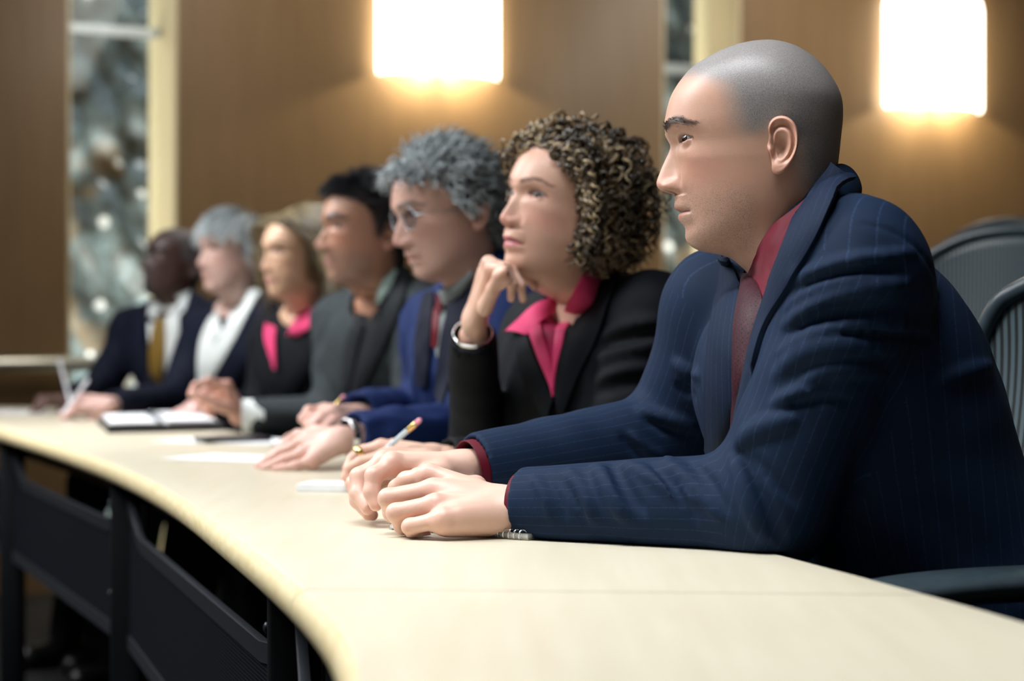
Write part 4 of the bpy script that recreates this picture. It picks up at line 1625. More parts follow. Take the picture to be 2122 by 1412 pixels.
def chair(x, y, psi, label, group=None, tilt=0.0, z_top=1.045):
    """swivel office chair; psi as for faces"""
    root = thing('office_chair', (x, y, 0), label, 'chair', group)
    a_ = math.radians(psi)
    f = np.array([-math.sin(a_), -math.cos(a_), 0]); r = np.cross(f, [0, 0, 1.])
    o_ = np.array([x, y, 0])
    W = lambda lx, ly, lz: o_ + r * lx + f * ly + np.array([0, 0, lz])
    Rm = np.stack([r, f, [0, 0, 1]], 1)
    MB().box(W(0, .0, .445), (.50, .47, .06), Rm, .028).build('seat', M_seat, root)
    # back: outline and mesh
    zb, zt = .54, z_top
    hw = lambda u_: (.215 + .045 * math.sin(math.pi * min(1, u_ * .85))) * (1 - .0 * u_)
    def surf(u_, v_):   # u up, v across -1..1
        zc = zb + (zt - zb) * u_
        corner = (1 - .12 * abs(v_) ** 2.6 * smooth01((u_ - .55) / .45) * .9)
        zc = zb + (zt - zb) * u_ * corner
        ly = -.215 - .10 * u_ - .03 * math.sin(math.pi * u_) + .045 * v_ * v_
        return W(hw(u_) * v_, ly - .05 * tilt * u_, zc)
    nu, nv = 22, 25
    Q = np.array([[surf(i / (nu - 1), -1 + 2 * j / (nv - 1)) for j in range(nv)] for i in range(nu)])
    du = np.gradient(Q, axis=0); dv = np.gradient(Q, axis=1); n = np.cross(du, dv); n /= np.linalg.norm(n, axis=2)[..., None]
    V_, q_ = slab(Q, n, .001, .002)
    st = np.tile(np.array([[hw(i / (nu - 1)) * (-1 + 2 * j / (nv - 1)) + 1.0 for j in range(nv)] for i in range(nu)]).ravel(), 2)
    mesh_obj('back_mesh', V_, q_, M_mesh, root, dict(stripe=st))
    loop = [surf(u_, -1) for u_ in np.linspace(0, .93, 18)] + [surf(1, v_) for v_ in np.linspace(-.93, .93, 17)] + [surf(u_, 1) for u_ in np.linspace(.93, 0, 18)] + [surf(0, v_) for v_ in np.linspace(.9, -.9, 9)]
    loop = chaikin(np.array(loop + loop[:1]), 2)
    fr2 = MB(); fr2.tube(loop, .0125, 10)
    fr2.build('back_frame', M_chair, root)
    lb = np.array([surf(.42, v_) + f * -.012 for v_ in np.linspace(-.95, .95, 21)])
    MB().loft([[p + [0, 0, -.018], p + [0, 0, .018], p + [0, 0, .018] - f * .006, p + [0, 0, -.018] - f * .006] for p in lb], caps=True).build('lumbar_band', M_metal, root)
    MB().tube([W(0, -.10, .37), W(0, -.27, .40), W(0, -.30, .56), W(0, -.33, .74)], [.03, .028, .024, .016], 10).build('spine', M_chair, root)
    for s in (-1, 1):
        pd = MB()
        for k in range(1):
            ring = []
        pts_ = [W(s * .255, -.13, .708), W(s * .255, -.05, .712), W(s * .25, .10, .714), W(s * .24, .20, .708), W(s * .235, .235, .698)]
        pts_ = chaikin(np.array(pts_), 2)
        kk = len(pts_)
        rings = []
        for i, p in enumerate(pts_):
            e = i / (kk - 1)
            ww = .044 * (1 - .25 * abs(2 * e - 1) ** 3) * (.35 if i in (0, kk - 1) else 1)
            hh = .017 * (.4 if i in (0, kk - 1) else 1)
            rings.append([p + r * ww * math.cos(t_) + np.array([0, 0, hh * math.sin(t_) + (.003 * math.cos(t_) ** 2)]) for t_ in np.linspace(0, 2 * math.pi, 18, endpoint=False)])
        pd.loft(rings, caps=True)
        ar_ = pd.build('armrest', M_chair, root)
        MB().tube([W(s * .255, -.03, .70), W(s * .275, -.05, .56), W(s * .27, -.07, .40), W(s * .12, -.06, .372)], [.016, .02, .018, .014], 10).build('armrest_post', M_chair, ar_)
    MB().tube([W(0, 0, .38), W(0, 0, .12)], [.032, .027], 14).build('column', M_steel, root)
    for k in range(5):
        an = 2 * math.pi * k / 5 + .3
        d = r * math.cos(an) + f * math.sin(an)
        g = MB().tube([W(0, 0, .12) + d * .02, W(0, 0, .105) + d * .16, W(0, 0, .085) + d * .30], [.026, .02, .015], 10).build('base_leg', M_chair, root)
        MB().lathe(W(0, 0, .030) + d * .30 - np.cross(d, [0, 0, 1]) * .02, [(.012, 0), (.028, .004), (.0295, .012), (.0295, .028), (.028, .036), (.012, .04)], 16, np.cross(d, [0, 0, 1])).build('caster', M_blackplastic, g)
    return root


chair(.445, 2.16, 67, 'grey mesh-backed office chair the shaven-headed man in front sits on', 'office chairs')
chair(.16, 3.09, 59, 'grey mesh-backed office chair behind the curly-haired woman', 'office chairs')
chair(.125, 3.615, 60, 'office chair under the grey-haired man in glasses', 'office chairs')
chair(-.095, 4.495, 58, 'office chair under the dark-haired young man', 'office chairs')
chair(-.335, 5.045, 55, 'office chair under the fair-haired woman', 'office chairs')
chair(-.60, 5.57, 52, 'office chair under the white-haired woman', 'office chairs')
chair(-.85, 6.0, 52, 'office chair under the man with the gold tie', 'office chairs')
chair(.716, 3.78, 62, 'empty office chair nearer the camera of the two empty ones beyond the front chair', 'office chairs', z_top=1.17)
chair(.88, 4.55, 68, 'empty office chair farthest back at the right edge under the wall lamp', 'office chairs', z_top=1.23)


# ------------------------------------------------------------------ lights
def area(name, loc, target, size, energy, col=(1, 1, 1), sy=None, spread=math.pi):
    ld = bpy.data.lights.new(name, 'AREA')
    ld.energy = energy; ld.color = col
    ld.shape = 'RECTANGLE' if sy else 'SQUARE'
    ld.size = size
    if sy: ld.size_y = sy
    ld.spread = spread
    o = bpy.data.objects.new(name, ld); COL.objects.link(o)
    o.location = loc
    d = Vector(target) - Vector(loc)
    o.rotation_euler = d.to_track_quat('-Z', 'Y').to_euler()
    return o


area('unseen_overhead', (-1.75, 2.45, 2.55), (.25, 2.3, 1.0), .6, 30, (.95, .98, 1), 1.2, math.radians(120))
area('unseen_overhead', (-2.7, 4.8, 2.6), (-.5, 4.7, .95), .7, 14, (.97, .98, 1), 1.6, math.radians(120))
area('unseen_overhead', (-1.75, 4.3, 2.92), (-.45, 4.5, 1.1), .45, 52, (.97, .985, 1), 2.4, math.radians(100))
area('unseen_overhead', (-.42, 1.6, 2.92), (-.15, 1.55, .7), .7, 27, (.94, .975, 1), 1.3, math.radians(100))
area('unseen_overhead', (-.95, 4.2, 2.92), (-.75, 4.2, .7), .6, 20, (.96, .98, 1), 2.6, math.radians(105))
area('unseen_overhead', (-.7, -.6, 2.6), (.2, 2.6, .9), 1.2, 5, (.85, .94, 1), 1.2)  # added fill from behind the camera, no fixture
pw0 = p0 + WN * .9
area('unseen_overhead', (pw0[0] - 1.2, pw0[1] - .55, 2.9), (pw0[0] - 1.5, pw0[1] + .4, 1.5), .4, 22, (1, .93, .82), 2.4)  # wall washer added to brighten the panelling on the left, no fixture
area('unseen_overhead', (pw0[0] + 1.2, pw0[1] + .55, 2.9), (pw0[0] + .9, pw0[1] + 1.5, 1.5), .4, 32, (1, .93, .82), 2.4)  # matching washer added for the right-hand panelling
p = p0 + WT * -1.5 - WN * .75
area('courtyard_light', (p[0], p[1], .3), tuple(p - WN * .55 + [0, 0, .9]), 2.4, 60, (1, .95, .86), .2)
p = p0 + WT * .8 - WN * .75
area('courtyard_light', (p[0], p[1], .3), tuple(p - WN * .55 + [0, 0, .9]), 2.0, 70, (1, .92, .80), .2)
p = p0 + WT * -.6 - WN * .6
area('courtyard_light', (p[0], p[1], 3.6), tuple(p - WN * .5 + [0, 0, 1.6]), 3.6, 34, (.84, .93, 1), .3)
sA, sB = float((pA1 - p0) @ WT), float((pB1 - p0) @ WT)
p = p0 + WT * (sA - .95) - WN * 1.1
area('courtyard_light', (p[0], p[1], 1.6), tuple(p0 + WT * sA - WN * .15 + [0, 0, 1.6]), .3, 26, (1, .90, .70), 2.0)
p = p0 + WT * (sB - 1.1) - WN * 1.1
area('courtyard_light', (p[0], p[1], 1.6), tuple(p0 + WT * sB - WN * .15 + [0, 0, 1.6]), .3, 20, (1, .84, .60), 2.0)

SC.cycles.max_bounces = 7
SC.cycles.diffuse_bounces = 4
SC.cycles.glossy_bounces = 3
w = bpy.data.worlds.new('world'); SC.world = w; w.use_nodes = True
w.node_tree.nodes['Background'].inputs[0].default_value = (.30, .38, .46, 1)
w.node_tree.nodes['Background'].inputs[1].default_value = .05
# ------------------------------------------------------------------ hair
def scalp_roots(hm, n, seed=1, ok=None):
    r = np.random.default_rng(seed)
    V, w = hm['V'], hm['hm'].copy()
    w = (w > .45) * (np.hypot(V[:, 0], V[:, 1] + 5) + 4)
    if ok is not None: w = w * ok(V)
    i = r.choice(len(V), n, p=w / w.sum())
    p = V[i] + r.normal(0, 1.5, (n, 3))
    c = np.array([0, 5, 35.])
    nr = (V[i] - c) / np.array([78., 103, 90]) ** 2
    nr /= np.linalg.norm(nr, axis=1)[:, None]
    return p, nr, r


def grow(p, nr, L, K, comb, lift, grav, gap, wall=None, c=(0, 8, 36), rad=(79, 104, 90), drift=0.0, r=None):
    c = np.array(c, float); rad = np.array(rad, float)
    S = len(p)
    comb = comb - nr * (comb * nr).sum(1)[:, None]
    comb /= np.linalg.norm(comb, axis=1)[:, None] + 1e-6
    d = nr * lift + comb * (1 - lift)
    d /= np.linalg.norm(d, axis=1)[:, None]
    L = np.broadcast_to(L, (S,)); gap = np.broadcast_to(gap, (S,))
    out = [p.copy()]
    for k in range(1, K):
        t = k / (K - 1)
        d = d + np.array([0, 0, -1.]) * grav * (.3 + t)
        if drift and r is not None: d = d + r.normal(0, drift, d.shape)
        d /= np.linalg.norm(d, axis=1)[:, None]
        q = p + d * (L / (K - 1))[:, None]
        e = (q - c) / rad
        m = np.linalg.norm(e, axis=1)
        lim = 1 + gap * smooth01(np.array(t * 2.2))
        push = m < lim
        q[push] = c + (q[push] - c) * (lim[push] / m[push])[:, None]
        if wall is not None: q = wall(q)
        d = q - p
        d /= np.linalg.norm(d, axis=1)[:, None] + 1e-9
        p = q
        out.append(p.copy())
    return np.stack(out, 1)


def curl(paths, amp, pitch, r, taper=True):
    S, K = paths.shape[:2]
    tan = np.gradient(paths, axis=1); tan /= np.linalg.norm(tan, axis=2)[..., None] + 1e-9
    ref = np.array([.3, .2, .93]); ref /= np.linalg.norm(ref)
    u = np.cross(tan, ref); u /= np.linalg.norm(u, axis=2)[..., None] + 1e-9
    w = np.cross(tan, u)
    seg = np.linalg.norm(np.diff(paths, axis=1), axis=2)
    s = np.concatenate([np.zeros((S, 1)), np.cumsum(seg, 1)], 1)
    sgn = r.choice([-1, 1], S)[:, None]
    ph = s / pitch * 2 * math.pi * sgn + r.uniform(0, 6.28, (S, 1))
    a = np.broadcast_to(amp, (S,))[:, None] * smooth01(np.linspace(0, 1, K) * 4)[None]
    return paths + (u * np.cos(ph)[..., None] + w * np.sin(ph)[..., None]) * a[..., None]


def add_hair(pp, paths, r0, r1, cols, mat, sides=5, name='hair'):
    S, K = paths.shape[:2]
    W = pp['tw'](paths.reshape(-1, 3)).reshape(S, K, 3)
    sc = pp['sc']
    v, q, c = strands_mesh(W, np.asarray(r0) * sc, np.asarray(r1) * sc, sides, cols)
    return mesh_obj(name, v, q, mat, pp['root'], dict(col=c))


def palette(r, n, cols, probs):
    cols = np.array(cols, float)
    i = r.choice(len(cols), n, p=probs)
    return np.clip(cols[i] * r.uniform(.75, 1.25, (n, 1)), 0, 1)


M_hair = hair_mat('hair', .28, .7)
M_hairsoft = hair_mat('hair_soft', .45, .45)
M_black = cloth('black_wool', (.0022, .0034, .0062, 1), sheen=.0)
M_dknavy = cloth('dark_navy_wool', srgb(13, 19, 36), sheen=0)
M_blue = cloth('bright_navy_wool', srgb(19, 37, 82), sheen=0)
M_grey = cloth('charcoal_wool', srgb(45, 51, 54), sheen=0)
M_greylap = cloth('charcoal_lapel', srgb(29, 33, 37), sheen=0)
M_pink = cloth('pink_cotton', srgb(205, 62, 108), rough=.6)
M_pinkd = cloth('rose_cotton', srgb(165, 36, 84), rough=.6)
M_white = cloth('white_cotton', srgb(214, 222, 220), rough=.7)
M_greyshirt = cloth('grey_cotton', srgb(120, 128, 128), rough=.7)
M_palegreen = cloth('pale_grey_cotton', srgb(140, 158, 152), rough=.7)
M_redtie = cloth('red_tie', srgb(96, 14, 28), rough=.5)
M_goldtie = cloth('gold_tie', srgb(120, 94, 40), rough=.5)
M_trous = cloth('dark_trousers', (.012, .013, .017, 1))
skin_face = dict(res=(150, 170), sockshadea=.5, sock=9.6, under=1.2, eyey=81.2, lashw=2.2)  # painted eye-socket shade is stronger on these faces
DN = np.array([0, 0, -1.])


def collars(pp, items, dr):
    for name, A, Bq, mat, off in items:
        strip(name, pp['cb'], A, Bq, mat, pp['root'], off, .004, 26, 7, dr, bulge=.002, smooth=3)


# ------------------------------------------------------------------ woman with curls
if not ONLY or '2' in ONLY:
    B2 = dict(N=P(1222, 660, 2.98), H=np.array([.175, 3.07, .57]), shL=P(1358, 648, 2.85), shR=P(1120, 690, 3.13),
              elL=P(1262, 960, 2.83), elR=P(990, 935, 3.06), wrL=P(925, 958, 2.72), wrR=P(980, 695, 2.89),
              arm=(.054, .050, .047, .044, .035), trapu=.03, trapb=.02, trap=(.036, .046), fat=.88, sc=1.0)
    wr = P(983, 668, 2.875)
    hR2 = dict(wrist=wr, fingers=[
        [P(1018, 556, 2.800), P(1042, 556, 2.770), P(1052, 580, 2.765), P(1040, 592, 2.775)],
        [P(1012, 545, 2.830), P(1050, 556, 2.795), P(1062, 590, 2.790), P(1060, 618, 2.80)],
        [P(1008, 552, 2.858), P(1062, 562, 2.825), P(1080, 592, 2.815), P(1084, 620, 2.82)],
        [P(1006, 566, 2.880), P(1075, 570, 2.85), P(1098, 582, 2.845), P(1108, 596, 2.845)]],
        thumb=[P(1005, 640, 2.82), P(1022, 600, 2.785), P(1034, 572, 2.765), P(1046, 562, 2.755)], scale=.86)
    hL2 = dict(wrist=P(900, 950, 2.725), fingers=[
        [P(790, 925, 2.745), P(752, 934, 2.75), P(730, 950, 2.745), P(718, 972, 2.735)],
        [P(797, 945, 2.715), P(748, 958, 2.715), P(722, 972, 2.715), P(716, 990, 2.71)],
        [P(806, 966, 2.695), P(757, 984, 2.70), P(733, 994, 2.705), P(722, 1002, 2.71)],
        [P(818, 984, 2.68), P(778, 1000, 2.69), P(756, 1008, 2.70), P(742, 1010, 2.705)]],
        thumb=[P(868, 935, 2.755), P(815, 925, 2.78), P(775, 945, 2.79), P(745, 965, 2.78)], scale=.86)
    p2 = person(dict(label='person with tight blond-brown curls in black jacket and pink blouse, chin on hand', B=B2, handL=hL2, handR=hR2,
                     eyemat=M_eyesoft, jmat=M_black, tmat=M_trous, jh=.0065, hand_h=.0019, wave=.0016, handskin=(.66, .44, .34), handred=(.64, .28, .24),
                     folds=[dict(px=[(1250, 700), (1300, 672), (1380, 668)], r=.009), dict(px=[(1245, 742), (1310, 722), (1400, 700)], r=.009), dict(px=[(1240, 720), (1300, 700), (1390, 684)], r=.007, cut=True),
                            dict(px=[(1240, 790), (1300, 770), (1370, 766)], r=.009), dict(px=[(1238, 812), (1300, 792), (1360, 788)], r=.008, cut=True)],
                     head=dict(psi=55, pitch=14, roll=6, anchor=(0, 124.8, -30.6), at=P(1036, 447, 2.815), scale=.94, skin=(.60, .38, .29), red=(.66, .26, .24),
                               hairmask=0, stub=0, scalpcol=(.05, .035, .02), collar=None, ears=False, jaw=.93, neck=.86, lip=1.15, brow=.3, nose=.93, nosew=.95, chin=.9, fold=.5, lipa=.85, lipcol=(.48, .13, .17),
                               browth=.8, browa=.85, browcol=(.08, .05, .035), lash=.95, open=.9, look=(-.5, 1, -.16), sockshadecol=(.30, .14, .13),
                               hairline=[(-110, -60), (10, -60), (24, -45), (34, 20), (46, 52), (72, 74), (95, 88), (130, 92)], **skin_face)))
    ro, nr, r = scalp_roots(p2['hm'], 620, 3)
    S = len(ro)
    side = np.sign(ro[:, :1] + 6)
    comb = side * np.array([1., 0, 0]) * .45 + np.array([0, -.55, 0]) + DN * .2 + r.normal(0, .35, (S, 3))
    gap = r.uniform(.0, .19, S) * np.where(ro[:, 2] > 85, .25, 1) * np.where((ro[:, 0] > 0), .55, 1)
    def wall2(q):
        lim = np.interp(q[:, 2], [-140, -60, 0, 50, 75, 95], [20, 26, 36, 56, 92, 130])
        q[:, 1] = np.minimum(q[:, 1], lim)
        return q
    path = grow(ro, nr, np.clip((ro[:, 2] + 78) * r.uniform(.65, .98, S) + 14, 30, 165), 44, comb, .30, .10, gap, wall2, rad=(78, 100, 88), drift=.07, r=r)
    keep_ = (np.linalg.norm((path - np.array([0, 8, 36.])) / np.array([78., 100, 100]), axis=2).max(1) < 1.72)
    path = path[keep_]; S = len(path)
    path = curl(path, r.uniform(4.5, 7.0, S), 23, r)
    cl = palette(r, S, [(.045, .028, .014), (.12, .075, .033), (.30, .20, .095), (.48, .36, .20)], [.5, .26, .16, .08])
    add_hair(p2, path, r.uniform(2.9, 4.0, S), 1.9, cl, M_hair, 5)
    dr2 = (2.6, 3.25)
    collars(p2, [
        ('blouse', [(1141, 617), (1120, 655), (1106, 697), (1122, 741), (1141, 787), (1152, 815)], [(1160, 640), (1163, 670), (1158, 710), (1157, 757), (1154, 790), (1153, 818)], M_pinkd, .004),
        ('blouse_collar', [(1136, 616), (1100, 650), (1056, 692)], [(1148, 640), (1122, 680), (1100, 699)], M_pink, .012),
        ('blouse_front', [(1102, 690), (1118, 738), (1138, 785), (1152, 822)], [(1124, 676), (1140, 728), (1151, 780), (1154, 820)], M_pink, .009),
        ('blouse_collar', [(1240, 540), (1206, 558), (1184, 607), (1166, 656), (1152, 708), (1153, 756), (1152, 800)], [(1262, 552), (1238, 598), (1225, 643), (1190, 668), (1172, 708), (1159, 757), (1153, 810)], M_pink, .010),
        ('lapel', [(1262, 556), (1240, 600), (1226, 646), (1192, 670), (1172, 710), (1160, 757), (1154, 822)], [(1290, 575), (1272, 620), (1256, 670), (1232, 720), (1205, 770), (1182, 830), (1165, 880)], M_black, .009),
        ('lapel', [(1098, 698), (1115, 741), (1136, 790), (1152, 826)], [(1072, 706), (1082, 760), (1105, 820), (1140, 880)], M_black, .009)], dr2)
    aL = unit(B2['wrR'] - B2['elR'])
    bg = ring_cuff('bracelet', B2['wrR'] + aL * .006, aL, .0300, .004, M_silver, p2['root'], .0025)

# ------------------------------------------------------------------ grey-haired man in glasses
if not ONLY or '3' in ONLY:
    B3 = dict(N=P(985, 645, 3.5), H=np.array([.10, 3.60, .57]), shL=P(1100, 650, 3.36), shR=P(905, 680, 3.66),
              elL=P(955, 895, 3.36), elR=P(890, 848, 3.70), wrL=P(730, 905, 3.22), wrR=P(738, 862, 3.45), arm=(.064, .060, .056, .052, .042), trapu=.035, trapb=.03)
    Fh = unit(P(600, 950, 3.17) - P(705, 908, 3.21))
    hL3 = dict(wrist=P(705, 912, 3.205), fingers=[
        [P(618, 905, 3.245), P(590, 925, 3.255), P(568, 944, 3.255), P(550, 958, 3.25)],
        [P(622, 920, 3.215), P(582, 938, 3.22), P(555, 955, 3.22), P(536, 967, 3.215)],
        [P(630, 938, 3.185), P(588, 954, 3.185), P(562, 966, 3.185), P(543, 972, 3.185)],
        [P(645, 955, 3.16), P(612, 966, 3.155), P(588, 971, 3.155), P(570, 973, 3.155)]],
        thumb=[P(680, 900, 3.25), P(650, 895, 3.28), P(625, 905, 3.30), P(605, 925, 3.30)])
    hR3 = dict(wrist=P(722, 866, 3.42), fingers=[
        [P(672, 850, 3.40), P(640, 852, 3.38), P(628, 868, 3.36), P(640, 884, 3.35)],
        [P(676, 856, 3.37), P(645, 866, 3.345), P(640, 884, 3.34), P(655, 892, 3.35)],
        [P(682, 866, 3.345), P(655, 880, 3.325), P(655, 895, 3.33), P(668, 898, 3.345)],
        [P(690, 876, 3.33), P(670, 890, 3.315), P(670, 900, 3.325), P(680, 902, 3.34)]],
        thumb=[P(705, 858, 3.40), P(690, 852, 3.36), P(668, 866, 3.335), P(650, 880, 3.33)])
    p3 = person(dict(label='person with wavy grey hair and glasses in bright navy suit, head bowed, writing with pencil', B=B3, handL=hL3, handR=hR3,
                     eyemat=M_eyesoft, jmat=M_blue, tmat=M_trous, jh=.008, hand_h=.0022, wave=.003, handskin=(.66, .44, .37), handred=(.66, .30, .27),
                     folds=[dict(px=[(740, 880), (780, 868), (830, 872)], r=.008), dict(px=[(800, 905), (850, 880), (930, 872)], r=.01)],
                     head=dict(psi=65, pitch=-9, roll=2, anchor=(0, 124.8, -30.6), at=P(816, 502, 3.40), scale=.97, skin=(.57, .37, .30), red=(.60, .28, .24), hairmask=0, stub=.3, stubtint=.12,
                               scalpcol=(.20, .22, .23), browcol=(.10, .095, .09), browth=1.4, nose=1.05, nosew=1.12, fold=1.8, open=.45, lidz=-1.2, look=(-.2, 1, -.4), lipa=.5, wid=1.0,
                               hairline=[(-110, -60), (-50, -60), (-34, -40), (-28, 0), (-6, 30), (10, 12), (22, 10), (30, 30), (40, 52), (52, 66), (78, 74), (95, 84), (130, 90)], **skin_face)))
    ro, nr, r = scalp_roots(p3['hm'], 1500, 5)
    S = len(ro)
    comb = np.stack([np.sign(ro[:, 0]) * .35, -np.ones(S) + 1.3 * (ro[:, 1] > 70), -.9 * (ro[:, 2] < 70)], 1)
    path = grow(ro, nr, r.uniform(32, 56, S), 14, comb, .5, .05, r.uniform(.03, .15, S) * .5, None, drift=.10, r=r)
    path = curl(path, r.uniform(2.5, 4.5, S), 30, r)
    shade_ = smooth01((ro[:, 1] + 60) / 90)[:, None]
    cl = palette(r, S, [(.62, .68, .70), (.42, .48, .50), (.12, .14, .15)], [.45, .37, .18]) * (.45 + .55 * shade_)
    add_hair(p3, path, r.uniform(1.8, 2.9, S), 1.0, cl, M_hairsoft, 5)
    # glasses
    gl_ = MB(); M_lens = clear_glass('lens_glass', (.80, .82, .84, 1), .06)
    fr_mb = None
    rim_ob = None
    for s in (-1, 1):
        ring = []
        for t_ in np.linspace(0, 2 * math.pi, 33):
            ring.append((s * 33 + 24 * math.cos(t_) * (1 - .06 * math.sin(t_)), 108 - 5 * abs(math.cos(t_) * (s * math.cos(t_) > 0)) - 3, 8 + 20 * math.sin(t_)))
        W = p3['tw'](ring)
        m_ = MB().tube(W, .0010, 6)
        if s < 0: first = m_
        lens = MB()
        Wc = p3['tw'](np.array(ring[:-1]))
        c_ = Wc.mean(0)
        f_ = p3['R'][:, 1] * .0006
        lens.loft([[c_ + (w_ - c_) * .98 + f_ for w_ in Wc], [c_ + (w_ - c_) * .98 - f_ for w_ in Wc]], caps=True)
        for a_, q_ in zip([m_.v], [m_.f]): gl_.add(a_, q_)
        gl_.tube(p3['tw']([(s * 57, 103, 14), (s * 68, 80, 15), (s * 72, 30, 13), (s * 74, 0, 12), (s * 75, -14, 4), (s * 74, -18, -8)]), .0010, 6)
        lens.build('lens', M_lens, p3['root'], smooth=False)
    gl_.tube(p3['tw']([(-9, 105, 11), (-5, 110, 13), (5, 110, 13), (9, 105, 11)]), .0010, 6)
    gl_.build('glasses', M_metal, p3['root'])
    dr3 = (3.1, 3.9)
    collars(p3, [
        ('shirt_collar', [(975, 560), (948, 585), (918, 600)], [(980, 566), (968, 598), (930, 632)], M_greyshirt, .010),
        ('shirt', [(917, 600), (908, 650), (903, 720)], [(940, 620), (930, 680), (918, 760)], M_greyshirt, .004),
        ('necktie', [(904, 616), (902, 648), (900, 720)], [(917, 618), (916, 650), (912, 720)], M_redtie, .008),
        ('lapel', [(1000, 540), (970, 600), (930, 634), (918, 700), (908, 800)], [(1030, 560), (1010, 620), (980, 680), (950, 760), (922, 850)], M_dknavy, .010),
        ('lapel', [(904, 606), (900, 650), (896, 720), (890, 800)], [(884, 612), (872, 660), (864, 720), (868, 800)], M_dknavy, .008)], dr3)

# ------------------------------------------------------------------ dark-haired young man
if not ONLY or '4' in ONLY:
    B4 = dict(N=P(788, 635, 4.35), H=np.array([-.12, 4.48, .57]), shL=P(880, 650, 4.20), shR=P(705, 672, 4.52),
              elL=P(860, 880, 4.15), elR=P(690, 866, 4.44), wrL=P(760, 890, 3.95), wrR=P(522, 866, 4.42), arm=(.062, .058, .054, .050, .041), trapu=.03, trapb=.03)
    hR4 = dict(wrist=P(498, 862, 4.42), fingers=[
        [P(468, 800, 4.38), P(432, 790, 4.36), P(405, 800, 4.34), P(395, 818, 4.33)],
        [P(470, 806, 4.42), P(430, 806, 4.40), P(410, 822, 4.38), P(412, 838, 4.37)],
        [P(472, 818, 4.45), P(435, 824, 4.44), P(418, 840, 4.42), P(428, 852, 4.41)],
        [P(475, 832, 4.47), P(445, 842, 4.46), P(430, 856, 4.44), P(440, 862, 4.43)]],
        thumb=[P(478, 850, 4.38), P(445, 838, 4.34), P(420, 825, 4.325), P(400, 815, 4.32)], nail=(.7, .5, .44), scale=1.0)
    p4 = person(dict(label='person with short black hair in charcoal suit and pale open collar, one hand raised loosely', B=B4, handR=hR4,
                     handL=hand_fk('L', B4['wrL'] + unit(B4['wrL'] - B4['elL']) * .02, unit([-1, -.2, -.05]), (0, 0, -1), [(15, 20, 15)] * 4),
                     eyemat=M_eyesoft, jmat=M_grey, tmat=M_trous, jh=.008, hand_h=.0026, wave=.003, handskin=(.50, .30, .24), handred=(.52, .24, .20),
                     head=dict(psi=66, pitch=6, roll=0, anchor=(0, 124.8, -30.6), at=P(655, 508, 4.20), skin=(.40, .22, .145), red=(.46, .20, .15), hairmask=0, stub=.9, stubtint=.35, scalpcol=(.012, .013, .018),
                               browcol=(.012, .01, .01), browth=1.6, browa=.95, nose=1.08, open=1.0,  look=(-.45, 1, 0), lipa=.6, lipcol=(.36, .14, .14), neck=.98,
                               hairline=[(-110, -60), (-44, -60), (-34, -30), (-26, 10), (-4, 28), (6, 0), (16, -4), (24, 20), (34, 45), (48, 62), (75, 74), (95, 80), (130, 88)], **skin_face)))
    ro, nr, r = scalp_roots(p4['hm'], 2200, 9)
    S = len(ro)
    comb = np.stack([np.sign(ro[:, 0]) * .2, -.5 + 1.4 * smooth01((ro[:, 1] - 40) / 40), -.9 * (ro[:, 2] < 60)], 1)
    long_ = 14 + 22 * smooth01((ro[:, 2] - 50) / 40)
    path = grow(ro, nr, long_, 8, comb, .62, .02, .02 + .14 * smooth01((ro[:, 2] - 60) / 40), None, drift=.12, r=r)
    add_hair(p4, path, 1.9, .7, palette(r, S, [(.010, .011, .016), (.022, .024, .032)], [.6, .4]), M_hairsoft, 4)
    dr4 = (3.9, 4.8)
    collars(p4, [
        ('shirt_collar', [(815, 552), (795, 600), (768, 645)], [(826, 566), (806, 610), (775, 652)], M_palegreen, .012),
        ('shirt_collar', [(768, 640), (760, 630)], [(748, 660), (740, 640)], M_palegreen, .008),
        ('lapel', [(828, 556), (806, 606), (776, 650), (752, 720), (730, 830)], [(850, 566), (838, 640), (808, 700), (770, 780), (738, 850)], M_greylap, .012),
        ('lapel', [(766, 648), (752, 690), (738, 760), (726, 840)], [(742, 650), (722, 700), (712, 760), (712, 840)], M_greylap, .008)], dr4)
    aR = unit(B4['wrR'] - B4['elR'])
    ring_cuff('shirt_cuff', B4['wrR'] + aR * .022, aR, .041, .05, M_white, p4['root'], .003)

